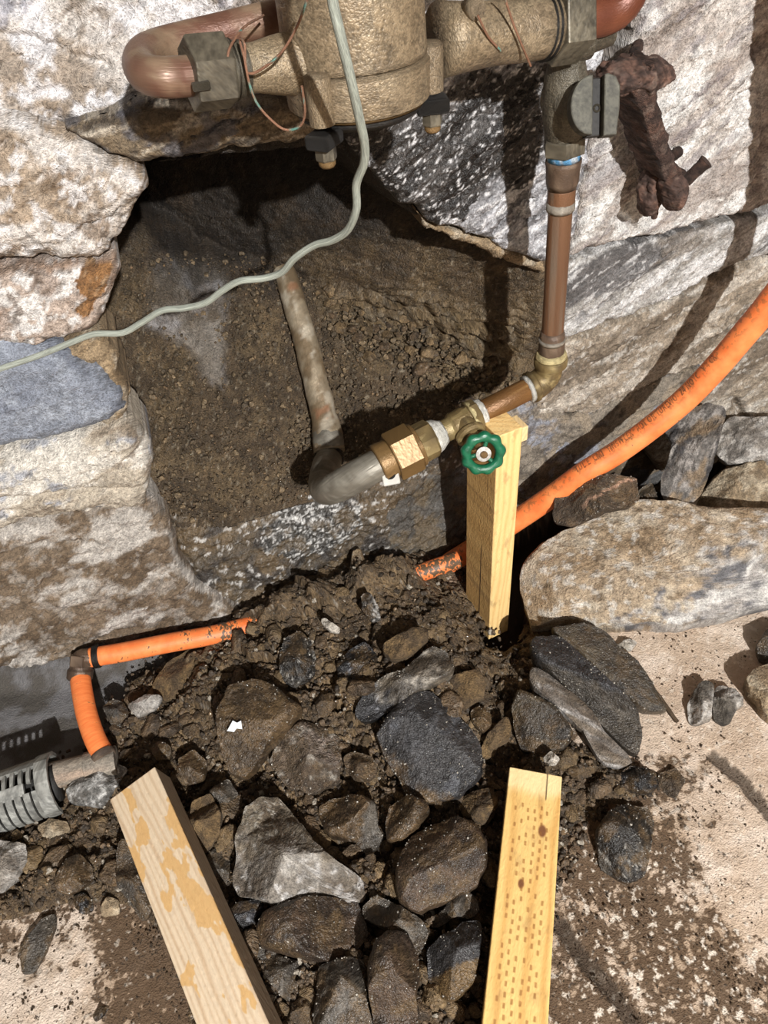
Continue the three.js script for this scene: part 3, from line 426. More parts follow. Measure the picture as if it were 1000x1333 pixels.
// a rock grown from its outline: rings over the top and round underneath, cut by a few cleavage planes, roughened
function rock(name, px, o) {
  const seed = o.seed, rnd = mulberry(seed * 7919 + 13), pts = pairs(px); rockOutlines.push(pts);
  const cx = pts.reduce((s, p) => s + p[0], 0) / pts.length, cy = pts.reduce((s, p) => s + p[1], 0) / pts.length;
  const g0 = atY(cx, cy, 0.02), ground = o.at ? 0 : Math.max(0, heapHeight(g0.x, g0.z));
  const p0 = o.at ? o.at(cx, cy) : atY(cx, cy, ground + (o.up ?? 0.008));
  const n = V(0, 1, 0).lerp(toEye(p0), o.face ?? 0.45).add(V(...(o.lean ?? [0, 0, 0]))).normalize();
  const e1 = V(1, 0, 0).addScaledVector(n, -n.x).normalize(), e2 = n.clone().cross(e1);
  const flat = pts.map(([x, y]) => { const d = atPlane(x, y, p0, n).sub(p0); return [d.dot(e1), d.dot(e2)]; });
  const size = Math.sqrt(Math.abs(flat.reduce((s, p, i) => { const q = flat[(i + 1) % flat.length]; return s + p[0] * q[1] - q[0] * p[1]; }, 0) / 2)), rad = size / 1.77;
  const NPHI = Math.max(28, Math.min(260, Math.round(6.28 * rad / (o.step ?? 0.0024)))), NR = Math.max(8, Math.min(70, Math.round(1.25 * rad / (o.step ?? 0.0024)))), NB = 5;
  let R = [];
  for (let i = 0; i < NPHI; i++) {
    const a = i / NPHI * Math.PI * 2, c = Math.cos(a), s = Math.sin(a); let best = 0;
    for (let k = 0; k < flat.length; k++) { const A = flat[k], B = flat[(k + 1) % flat.length], ux = B[0] - A[0], uy = B[1] - A[1], den = c * uy - s * ux; if (Math.abs(den) < 1e-12) continue; const t = (A[0] * uy - A[1] * ux) / den, w = (A[0] * s - A[1] * c) / den; if (t > 0 && w >= 0 && w <= 1) best = Math.max(best, t); }
    R.push((best || rad) * (1 + 0.05 * fbm(c * 3 + seed, s * 3, seed, 4) + 0.018 * noise(c * 14, s * 14, seed)));
  }
  for (let it = 0; it < Math.max(1, Math.round(NPHI / 160)); it++) R = R.map((r, i) => 0.25 * R[(i + NPHI - 1) % NPHI] + 0.5 * r + 0.25 * R[(i + 1) % NPHI]);
  const T = o.thick ?? rad * 0.5, TB = Math.min(T * 0.9, o.below ?? 0.03), rough = (o.rough ?? 0.075) * rad, k1 = o.box ?? 0.55, S = RS[o.style], S2 = RS[o.second ?? 'mudcoat'], blend = o.blend ?? ((a, b, h, f) => (o.mud ?? (o.mat === 'stone' ? 0.2 : 0.75)) * sstep(0.02, 0.3, f + 0.12)), rgb = [0, 0, 0], rgb2 = [0, 0, 0];
  const planes = []; for (let i = 0; i < (o.cuts ?? 7); i++) { const a = rnd() * 6.283, sl = 0.25 + 1.1 * rnd(); planes.push([Math.cos(a) * sl, Math.sin(a) * sl, 0.5 + 0.42 * rnd() + 0.2 * sl]); }
  if (o.planes) planes.push(...o.planes);
  const pos = [], uv = [], col = [], tri = [], bx = S.b.dot(e1), by = S.b.dot(e2), bl = Math.hypot(bx, by) || 1;
  const vertex = (r, ph, h, i) => {
    const a = r * Math.cos(ph), b = r * Math.sin(ph), st = (a * bx + b * by) / bl * (o.stretch ?? 0.5) / bl, sa = a - bx * st, sb = b - by * st;
    const q = 0.05 + rad * 0.35, d = rough * (0.8 * fbm(sa / q + seed, sb / q, h / q + seed, 4) + 0.8 * (ridged(sa / (q * 0.6), sb / (q * 0.6) + seed, h / q, 4) - 0.25)) + 0.0016 * fbm(a / 0.008, b / 0.008, h / 0.008 + seed, 4);
    const lr = Math.hypot(r, h) || 1, rr = r + d * 0.45 * r / lr, hh = h + d * (h >= -1e-6 ? 1 : -0.5);
    const p = p0.clone().addScaledVector(e1, rr * Math.cos(ph)).addScaledVector(e2, rr * Math.sin(ph)).addScaledVector(n, hh);
    pos.push(p.x, p.y, p.z); uv.push((a + Math.abs(h) * 0.3) / GRAIN_SIZE + seed * 0.37, (b + Math.abs(h) * 0.4) / GRAIN_SIZE + seed * 0.61);
    paint(S, p.x, p.y, p.z, seed, rgb);
    { const m = clamp(blend(a / rad, b / rad, h / T, fbm(p.x / 0.02, p.y / 0.02, p.z / 0.02, 4))); if (m > 0) { paint(S2, p.x, p.y, p.z, seed + 3, rgb2); for (let c = 0; c < 3; c++) rgb[c] = mix(rgb[c], rgb2[c], m); } }
    col.push(...rgb);
  };
  vertex(0, 0, T * Math.min(1, ...planes.map((p) => p[2])), 0);
  for (let j = 1; j <= NR + NB; j++) {
    const front = j <= NR, th = front ? j / NR * Math.PI / 2 : Math.PI / 2 * (1 + (j - NR) / (NB + 0.5));
    const rho = Math.pow(Math.abs(Math.sin(th)), front ? 0.8 : 0.6), e = Math.sign(Math.cos(th)) * Math.pow(Math.abs(Math.cos(th)), k1);
    for (let i = 0; i < NPHI; i++) {
      const ph = i / NPHI * Math.PI * 2, r = R[i] * rho; let h = front ? e : e * TB / T;
      if (front) { const a = r * Math.cos(ph) / rad, b = r * Math.sin(ph) / rad; for (const pl of planes) h = Math.min(h, Math.max(pl[2] - (a * pl[0] + b * pl[1]), 0)); }
      vertex(r, ph, h * T, i);
    }
  }
  const at = (j, i) => j === 0 ? 0 : 1 + (j - 1) * NPHI + (i % NPHI);
  for (let i = 0; i < NPHI; i++) tri.push(0, at(1, i), at(1, i + 1));
  for (let j = 1; j < NR + NB; j++) for (let i = 0; i < NPHI; i++) tri.push(at(j, i), at(j + 1, i), at(j + 1, i + 1), at(j, i), at(j + 1, i + 1), at(j, i + 1));
  const last = pos.length / 3; { const c = p0.clone().addScaledVector(n, -TB); pos.push(c.x, c.y, c.z); uv.push(0, 0); col.push(...rgb); }
  for (let i = 0; i < NPHI; i++) tri.push(last, at(NR + NB, i + 1), at(NR + NB, i));
  const g = new THREE.BufferGeometry();
  g.setAttribute('position', new THREE.Float32BufferAttribute(pos, 3)); g.setAttribute('uv', new THREE.Float32BufferAttribute(uv, 2)); g.setAttribute('color', new THREE.Float32BufferAttribute(col, 3));
  g.setIndex(tri); g.computeVertexNormals(); lower(g, p0);
  const m = mesh(name, g, M[o.mat ?? 'wet']); m.position.copy(p0);
  if (o.mat !== 'stone' && o.mat !== 'dry') { const q = g.attributes.position, nn = g.attributes.normal, top = NR * NPHI; for (let i = 0, c = Math.round(rad * rad * 45000); i < c; i++) { const k = Math.floor(Math.sqrt(rnd()) * top); if (nn.getY(k) > 0.1) glints.push([q.getX(k) + p0.x, q.getY(k) + p0.y, q.getZ(k) + p0.z]); } }
  return thing(m, o.label, o.category ?? 'rock', o.group);
}
const patch = (ax, bx, t, w, s = 0.5) => (a, b, h, f) => sstep(t - w, t + w, a * ax + b * bx + s * f);
let rs = 100;
const R_ = (px, style, label, o = {}) => rock(o.name ?? 'rock', px, { style, label, seed: rs++, ...o });
// ---- rubble between the planks and the wall
R_([490, 960, 508, 932, 538, 903, 560, 903, 585, 920, 603, 940, 622, 965, 629, 990, 627, 1008, 612, 1025, 598, 1040, 560, 1047, 530, 1037, 515, 1008, 500, 985], 'slate', 'large dark blue-grey slate rock in the centre of the rubble heap', { thick: 0.035, up: 0.012, rough: 0.05, second: 'muddy', blend: patch(-0.7, -0.5, 0.62, 0.2), cuts: 3, planes: [[0.9, 0.2, 1.0]] });
R_([499, 841, 538, 819, 552, 819, 560, 830, 546, 843, 530, 860, 514, 864, 499, 851], 'brown', 'small brown brick-shaped clod above the crusted ledge rock', { thick: 0.022, up: 0.016, box: 0.35, cuts: 2, mat: 'dry' });
R_([462, 927, 473, 905, 500, 881, 527, 878, 538, 865, 549, 849, 565, 843, 581, 849, 592, 876, 581, 887, 543, 905, 511, 924, 479, 941, 465, 938], 'crust', 'long rock with pale crusty edge and black broken face above the large slate rock', { thick: 0.032, up: 0.014, rough: 0.12, second: 'coal', blend: (a, b, h, f) => sstep(0.0, 0.25, -a * 0.55 + b * -0.35 - 0.25 + 0.3 * f), planes: [[-0.5, 0.9, 0.7]] });
R_([439, 865, 455, 845, 475, 835, 490, 850, 492, 865, 475, 875, 472, 895, 457, 905, 442, 892], 'coal', 'glittering black rock left of the brown brick-shaped clod', { thick: 0.018, rough: 0.14, mat: 'coal', cuts: 7 });
R_([364, 850, 370, 832, 390, 820, 405, 835, 411, 855, 410, 877, 400, 887, 385, 896, 372, 890, 364, 875], 'striated', 'oval black rock with fine upright streaks, alone in the soil under the buried orange pipe', { thick: 0.02, up: 0.004, rough: 0.09, stretch: 0.85 });
R_([455, 745, 459, 716, 470, 714, 477, 737, 473, 756, 461, 754], 'tan', 'small upright tan stone against the wall foot left of the buried orange pipe', { thick: 0.012, at: (x, y) => atZ(x, y, 0.05), face: 0.9, step: 0.0016, cuts: 3 });
R_([470, 775, 480, 770, 492, 788, 496, 806, 484, 810, 472, 795], 'frostrock', 'small speckled black and white stone beside the pale bone-like pebble', { thick: 0.014, up: 0.01, step: 0.0016 });
R_([417, 806, 424, 804, 432, 812, 443, 817, 442, 825, 430, 822, 421, 815], 'bone', 'pale bone-like pebble below the orange flecks of the buried pipe', { name: 'pebble', category: 'pebble', thick: 0.009, up: 0.008, step: 0.0014, mat: 'stone' });
R_([301, 1150, 307, 1118, 305, 1100, 315, 1070, 320, 1050, 337, 1040, 362, 1037, 375, 1052, 390, 1072, 410, 1100, 440, 1127, 470, 1142, 476, 1170, 467, 1177, 450, 1174, 400, 1172, 375, 1183, 357, 1180, 332, 1172, 310, 1166], 'pale', 'big pale grey triangular rock right of the leaning plank', { thick: 0.06, up: 0.022, rough: 0.07, cuts: 2, planes: [[-1.0, 0.25, 0.85], [0.5, 0.75, 0.8], [0.25, -0.9, 0.95]], second: 'greymud', blend: (a, b, h, f) => sstep(-0.1, 0.45, b * 0.75 + a * 0.35 + 0.12 + 0.45 * f), mat: 'stone', face: 0.35 });
R_([285, 925, 300, 897, 330, 888, 360, 898, 396, 925, 374, 955, 352, 975, 338, 996, 320, 1015, 300, 1010, 290, 985, 283, 950], 'muddy', 'broad mud-coated rock with a white paper scrap on it', { thick: 0.038, up: 0.014, rough: 0.06, cuts: 3 });
R_([350, 992, 365, 965, 395, 940, 425, 948, 441, 960, 446, 990, 440, 1020, 405, 1034, 372, 1024], 'crust2', 'brown and pinkish earthy lump above the big pale triangular rock', { thick: 0.03, up: 0.008, rough: 0.1, mat: 'soil' });
R_([415, 1050, 435, 1040, 465, 1037, 490, 1047, 492, 1075, 499, 1090, 490, 1105, 477, 1114, 462, 1095, 430, 1090, 417, 1070], 'muddy', 'grey-brown rock with a bluish grey corner, right of the big pale triangular rock', { thick: 0.034, up: 0.012, second: 'grey', blend: patch(0.9, -0.6, 0.45, 0.1, 0.3) });
R_([447, 985, 460, 978, 485, 985, 492, 1005, 480, 1016, 462, 1015, 450, 1000], 'muddy', 'rounded dark clod at the left side of the large slate rock', { thick: 0.022, up: 0.012, mat: 'soil' });
R_([501, 1077, 507, 1050, 530, 1037, 555, 1045, 561, 1057, 545, 1080, 525, 1097, 505, 1097], 'muddy', 'rounded brown rock below the large slate rock', { thick: 0.03, up: 0.014, cuts: 3 });
R_([595, 1045, 615, 1030, 642, 1025, 649, 1045, 641, 1065, 630, 1077, 605, 1066], 'brown', 'tan clod between the large slate rock and the yellow plank', { thick: 0.026, up: 0.014, mat: 'dry', cuts: 3 });
R_([515, 1140, 525, 1110, 537, 1090, 562, 1077, 595, 1067, 620, 1075, 634, 1097, 634, 1130, 622, 1155, 600, 1167, 572, 1180, 547, 1190, 520, 1180], 'wetbrown', 'large wet brown rock left of the yellow plank', { thick: 0.045, up: 0.02, rough: 0.045, cuts: 3, planes: [[0.1, -0.9, 0.95]] });
R_([557, 1203, 575, 1187, 590, 1170, 605, 1157, 622, 1170, 625, 1187, 612, 1196, 585, 1198, 566, 1211], 'grey', 'small rounded grey rock tucked under the large wet brown rock', { thick: 0.024, up: 0.012 });
R_([470, 1180, 490, 1165, 515, 1177, 547, 1197, 558, 1212, 551, 1236, 540, 1250, 520, 1222, 495, 1206, 474, 1196], 'grey', 'long grey-brown rock slanting below the large wet brown rock', { thick: 0.026, up: 0.014, rough: 0.08 });
R_([555, 1236, 572, 1220, 594, 1211, 601, 1200, 622, 1199, 628, 1204, 624, 1251, 617, 1283, 606, 1292, 590, 1305, 568, 1298, 558, 1274], 'slate', 'two-tone rock, dark blue-grey above and brown below, near the lower end of the yellow plank', { thick: 0.036, up: 0.016, second: 'brown', blend: (a, b, h, f) => sstep(0.0, 0.06, -b - 0.25 + 0.12 * f), flip: 1 });
R_([335, 1210, 345, 1190, 362, 1180, 392, 1170, 440, 1170, 465, 1176, 480, 1210, 480, 1220, 465, 1240, 435, 1256, 400, 1252, 375, 1245, 340, 1235], 'wetbrown', 'smooth dark brown rock right below the big pale triangular rock', { thick: 0.04, up: 0.008, rough: 0.04, cuts: 2 });
R_([415, 1258, 455, 1247, 472, 1250, 480, 1272, 478, 1300, 488, 1345, 470, 1372, 420, 1372, 408, 1330], 'grey', 'sooty grey block at the bottom edge, right of a black gap', { thick: 0.04, up: 0.016, box: 0.4, cuts: 3 });
R_([490, 1228, 505, 1215, 530, 1217, 545, 1245, 546, 1275, 541, 1300, 546, 1335, 532, 1368, 490, 1368, 481, 1300, 480, 1260], 'wetbrown', 'reddish brown rock at the bottom edge between the sooty block and the two-tone rock', { thick: 0.042, up: 0.02, box: 0.45, cuts: 3 });
R_([296, 1190, 310, 1175, 345, 1172, 355, 1182, 337, 1195, 330, 1210, 307, 1212], 'coal', 'small black rock wedged under the left tip of the big pale triangular rock', { thick: 0.022, up: 0.004 });
R_([322, 1240, 340, 1232, 380, 1250, 405, 1257, 402, 1290, 385, 1312, 365, 1297, 350, 1276], 'grey', 'dull grey-green rock lying against the lower side of the leaning plank', { thick: 0.02, up: 0.006 });
R_([666, 925, 674, 899, 697, 909, 723, 922, 741, 946, 747, 956, 734, 977, 705, 982, 679, 977, 669, 951], 'slatebrown', 'flat dark brown rock just above the top of the yellow plank', { thick: 0.024, up: 0.02, cuts: 2 });
R_([624, 978, 634, 958, 648, 943, 660, 930, 666, 945, 664, 962, 648, 972, 643, 986, 630, 988], 'brown', 'narrow tan clod right of the large slate rock', { thick: 0.018, up: 0.018, mat: 'dry' });
R_([573, 897, 592, 881, 624, 871, 633, 892, 630, 908, 614, 920, 604, 928, 590, 918], 'brown', 'broad light brown clod above right of the large slate rock', { thick: 0.022, up: 0.014, mat: 'dry', rough: 0.07 });
R_([612, 925, 625, 918, 640, 930, 640, 945, 628, 955, 615, 942], 'muddy', 'little dark clod beside the broad light brown clod', { thick: 0.016, up: 0.014 });
R_([250, 1042, 275, 1033, 289, 1060, 286, 1086, 266, 1112, 252, 1100, 246, 1068], 'brown', 'tan earthy clod beside the upper end of the leaning plank', { thick: 0.028, up: 0.016, rough: 0.1, mat: 'dry' });
R_([270, 1112, 285, 1100, 301, 1112, 299, 1150, 294, 1172, 280, 1162], 'grey', 'dark grey rock squeezed between the leaning plank and the pale triangular rock', { thick: 0.022, up: 0.01 });
R_([272, 1032, 297, 1012, 311, 1035, 295, 1050, 277, 1044], 'grey', 'small grey clod above left of the pale triangular rock', { thick: 0.02, up: 0.012 });
R_([198, 893, 208, 877, 218, 862, 250, 843, 263, 850, 259, 905, 234, 911, 216, 914, 203, 900], 'brown', 'tan earthy slab under the orange pipe at the left', { thick: 0.022, up: 0.012, mat: 'dry', rough: 0.08, face: 0.6 });
R_([165, 918, 190, 905, 214, 906, 202, 924, 178, 934], 'cool', 'pale stone below the orange pipe, right of its bend', { thick: 0.014, up: 0.014, mat: 'stone' });
R_([133, 921, 146, 910, 161, 914, 169, 929, 166, 945, 147, 947], 'grey', 'small grey-brown stone touching the orange pipe bend', { thick: 0.016, up: 0.012 });
R_([195, 973, 208, 964, 224, 973, 221, 989, 203, 989], 'brown', 'little brown clod above the top end of the leaning plank', { thick: 0.016, up: 0.014 });
R_([232, 988, 252, 975, 270, 992, 266, 1018, 244, 1022, 230, 1006], 'muddy', 'dark brown clod right of the top end of the leaning plank', { thick: 0.02, up: 0.014 });
// ---- right of the heap
R_([713, 821, 757, 814, 786, 824, 806, 847, 827, 862, 845, 888, 856, 912, 868, 925, 866, 931, 838, 928, 806, 906, 786, 886, 757, 857, 728, 833], 'slatebrown', 'flat brown slate slab behind the upright dark slate', { thick: 0.018, up: 0.04, cuts: 0, box: 0.22, rough: 0.045, lean: [0.1, 0, 0.1], planes: [[0.25, 0.3, 0.9]], mud: 0.5 });
R_([689, 844, 697, 836, 723, 831, 736, 839, 757, 860, 786, 886, 806, 907, 832, 927, 838, 956, 831, 988, 806, 966, 775, 935, 749, 909, 726, 888, 700, 868, 691, 857], 'slate', 'long dark slate with a grey rough side, lying slantwise on the floor', { thick: 0.034, up: 0.05, cuts: 0, box: 0.22, rough: 0.05, planes: [[-1.5, -1.7, 0.75], [0.55, 0.4, 0.95]], second: 'grey', blend: (a, b, h, f) => sstep(-0.05, 0.08, -a * 0.62 - b * 0.62 + 0.04 + 0.12 * f), mat: 'coal' });
R_([686, 891, 693, 873, 698, 870, 723, 890, 752, 912, 770, 930, 786, 953, 806, 972, 830, 991, 806, 1002, 780, 992, 770, 961, 744, 938, 705, 909], 'split', 'long split stone with a white streaked edge beside the dark slate', { thick: 0.022, up: 0.035, cuts: 0, box: 0.22, rough: 0.06, planes: [[-1.4, -1.6, 0.6]], stretch: 0.85, mat: 'stone', mud: 0.25 });
R_([806, 1008, 822, 995, 848, 1005, 858, 1021, 848, 1034, 822, 1031, 809, 1024], 'coal', 'shiny black coal lump at the lower tip of the split stone', { thick: 0.022, up: 0.006, mat: 'coal', cuts: 7 });
R_([780, 1130, 774, 1085, 792, 1059, 818, 1046, 844, 1054, 852, 1072, 847, 1106, 839, 1142, 815, 1152, 792, 1139], 'striated', 'dark wet rock with rough streaks, alone on the floor right of the yellow plank', { thick: 0.036, up: 0.004, rough: 0.08, stretch: 0.8, face: 0.3, planes: [[0.2, -0.7, 0.75]] });
R_([855, 1008, 880, 1000, 893, 1015, 880, 1040, 862, 1035], 'muddy', 'small muddy clod right of the shiny coal lump', { thick: 0.01, up: 0.002, mat: 'soil' });
R_([896, 938, 895, 918, 902, 902, 912, 888, 920, 885, 930, 890, 929, 907, 926, 924, 926, 937, 908, 945, 899, 944], 'cool', 'left half of a broken grey stone on the floor, its foot whitish', { thick: 0.024, up: 0.012, second: 'grey', blend: patch(0, 0.9, 0.1, 0.3), mat: 'stone', step: 0.0018 });
R_([928, 925, 930, 899, 934, 893, 943, 892, 958, 897, 968, 910, 968, 917, 959, 924, 950, 942, 940, 945, 930, 938], 'cool', 'right half of a broken grey stone on the floor, its shoulder white', { thick: 0.022, up: 0.012, second: 'grey', blend: patch(-0.7, -0.6, 0.1, 0.3), mat: 'stone', step: 0.0018 });
R_([969, 889, 979, 876, 1000, 866, 1060, 868, 1060, 942, 1000, 940, 990, 932, 985, 915, 973, 905], 'tan', 'tan stone cut by the right edge of the picture, beside the broken grey stone', { thick: 0.036, up: 0.02, mat: 'stone' });
R_([984, 842, 996, 822, 1040, 812, 1060, 850, 1010, 864, 988, 862], 'grey', 'grey-brown stone at the right edge above the tan stone', { thick: 0.03, up: 0.016 });
R_([804, 839, 819, 831, 830, 836, 822, 847, 807, 848], 'bone', 'small white stone in front of the big beige slab', { name: 'pebble', category: 'pebble', thick: 0.01, up: 0.006, mat: 'stone', step: 0.0014 });
R_([676, 760, 682, 740, 705, 715, 740, 700, 790, 675, 830, 662, 886, 662, 930, 672, 1000, 672, 1080, 680, 1080, 768, 1000, 790, 930, 808, 880, 819, 835, 817, 790, 822, 765, 822, 735, 812, 705, 822, 693, 824, 685, 800], 'slabstone', 'big beige stone slab on the floor against the wall foot', { thick: 0.05, up: 0.045, rough: 0.022, cuts: 0, box: 0.3, planes: [[0.05, -1.7, 1.45], [-1.5, 0.1, 2.2], [0.05, 0.5, 1.0]], second: 'slabedge', blend: (a, b, h, f) => sstep(-0.06, 0.16, -b - 0.36 + 0.22 * a + 0.45 * f), mat: 'stone', step: 0.0022, face: 0.5, below: 0.06 });
R_([860, 640, 862, 620, 870, 604, 875, 578, 865, 562, 870, 552, 896, 534, 922, 526, 943, 529, 945, 539, 932, 586, 927, 609, 912, 646, 901, 656, 875, 659, 865, 653], 'upright', 'grey layered stone standing on end above the big beige slab', { thick: 0.034, at: (x, y) => atZ(x, y, 0.085), face: 0.8, rough: 0.12, stretch: 0.85, mat: 'stone', below: 0.04, planes: [[-0.9, -0.2, 0.8]], step: 0.002 });
R_([720, 680, 722, 650, 738, 618, 757, 612, 772, 624, 800, 620, 828, 622, 831, 650, 820, 660, 790, 665, 745, 686], 'muddy', 'lumpy dark clod with a pink streak resting against the orange pipe', { thick: 0.034, at: (x, y) => atZ(x, y, 0.125), face: 0.7, rough: 0.1, mat: 'soil', below: 0.04, second: 'pink', blend: (a, b, h, f) => sstep(0.07, 0.03, Math.abs(b + 0.12 - 0.12 * a + 0.16 * f)) * sstep(-0.6, -0.3, a) * 0.9 });
R_([829, 640, 848, 627, 857, 650, 841, 656], 'slatebrown', 'small brown stone between the dark clod and the stone on end', { thick: 0.014, at: (x, y) => atZ(x, y, 0.1), face: 0.7, step: 0.0018 });
R_([905, 690, 904, 662, 920, 635, 940, 615, 990, 604, 1080, 598, 1080, 680, 1000, 676, 970, 668, 935, 686, 924, 700, 912, 700], 'tan', 'tan stone with a curled pale rim at the right edge above the big beige slab', { thick: 0.045, at: (x, y) => atZ(x, y, 0.14), face: 0.65, rough: 0.07, mat: 'stone', below: 0.05 });
R_([932, 592, 938, 562, 950, 542, 985, 545, 1080, 546, 1080, 606, 985, 606, 945, 604], 'cool', 'grey-white stone with a brown hollow, at the right edge behind the stone on end', { thick: 0.035, at: (x, y) => atZ(x, y, 0.08), face: 0.7, mat: 'stone', below: 0.05, second: 'brown', blend: patch(0.7, -0.4, 0.45, 0.12) });
R_([966, 676, 985, 668, 1030, 668, 1030, 694, 990, 689], 'slate', 'thin dark slate chip under the curled pale rim at the right edge', { thick: 0.012, at: (x, y) => atZ(x, y, 0.165), face: 0.7, mud: 0.2, below: 0.02 });
R_([837, 682, 845, 676, 850, 682, 848, 690, 840, 690], 'muddy', 'small dark brown lump lying on top of the big beige slab', { name: 'pebble', category: 'pebble', thick: 0.007, at: (x, y) => atY(x, y, 0.094), step: 0.0014 });
R_([879, 700, 886, 693, 896, 697, 897, 706, 884, 708], 'clodlight', 'small brown lump on the big beige slab below the tan stone', { name: 'pebble', category: 'pebble', thick: 0.007, at: (x, y) => atY(x, y, 0.094), step: 0.0014 });
R_([707, 986, 718, 977, 729, 988, 724, 996, 711, 997], 'bone', 'white crumbly pebble between the flat brown rock and the yellow plank', { name: 'pebble', category: 'pebble', thick: 0.008, up: 0.024, mat: 'stone', step: 0.0014 });
// ---- left foreground
R_([86, 1030, 100, 1012, 128, 1002, 150, 992, 168, 1000, 156, 1018, 146, 1034, 132, 1052, 112, 1048, 92, 1046], 'frostgrey', 'whitish speckled lump of stone just below the grey-brown pipe stub', { thick: 0.02, up: 0.008, mat: 'stone', mud: 0.2 });
R_([47, 1076, 65, 1066, 88, 1070, 92, 1083, 75, 1089, 62, 1097], 'tan', 'small beige stone right of the ribbed grey fitting', { thick: 0.016, up: 0.01, mat: 'stone' });
R_([-30, 1092, 3, 1094, 34, 1099, 35, 1120, 23, 1143, 0, 1160, -30, 1168], 'cool', 'light grey stone at the left edge below the ribbed fitting', { thick: 0.03, up: 0.01, mat: 'stone' });
R_([72, 1146, 88, 1117, 104, 1111, 120, 1128, 122, 1146, 104, 1160, 88, 1165, 75, 1160], 'muddy', 'rounded mud-brown stone at the edge of the floor left of the leaning plank', { thick: 0.022, up: 0.008 });
R_([26, 1237, 36, 1221, 57, 1195, 73, 1188, 75, 1206, 62, 1242, 47, 1268, 29, 1270], 'grey', 'flat dark grey stone sunk in the concrete floor at the lower left', { thick: 0.01, up: 0.001, below: 0.01, cuts: 2 });
R_([151, 1112, 157, 1086, 172, 1100, 182, 1138, 198, 1174, 199, 1186, 185, 1203, 178, 1187, 152, 1152], 'grey', 'grey wedge-shaped stone against the left edge of the leaning plank', { thick: 0.022, up: 0.008 });
R_([96, 1167, 110, 1162, 120, 1172, 122, 1186, 109, 1191, 97, 1181], 'coal', 'small black cinder on the floor left of the grey wedge stone', { name: 'cinder', category: 'cinder', thick: 0.012, up: 0.004, mat: 'coal', step: 0.0016 });
R_([130, 1182, 140, 1167, 155, 1171, 157, 1190, 134, 1194], 'tan', 'small beige stone in a muddy ring beside the black cinder', { thick: 0.01, up: 0.003, mat: 'stone', step: 0.0018 });
R_([120, 1322, 130, 1311, 143, 1309, 139, 1320, 125, 1331], 'coal', 'tiny dark stone on the floor at the bottom left', { thick: 0.008, up: 0.002, step: 0.0016 });
// ================================================================ pipes, meter, valves
const metalMat = (o) => new THREE.MeshStandardMaterial({ color: 0xffffff, vertexColors: true, map: o.plain ? null : grainColour, bumpMap: grainBump, bumpScale: o.bump ?? 0.0006, roughness: o.rough ?? 0.5, metalness: o.metal ?? 0.6, side: THREE.DoubleSide });
const ME = {
  bronze: metalMat({ metal: 0.3, rough: 0.5, bump: 0.0007 }), copper: metalMat({ plain: true, metal: 0.25, rough: 0.42, bump: 0.0003 }), brass: metalMat({ plain: true, metal: 0.35, rough: 0.42, bump: 0.0004 }), lead: metalMat({ plain: true, metal: 0.35, rough: 0.5, bump: 0.0004 }),
  iron: metalMat({ metal: 0.15, rough: 0.85, bump: 0.003 }), black: metalMat({ metal: 0.3, rough: 0.45, bump: 0.0006 }), matt: metalMat({ metal: 0, rough: 0.7, bump: 0.0005 }), enamel: metalMat({ plain: true, metal: 0, rough: 0.28, bump: 0.0002 }),
};
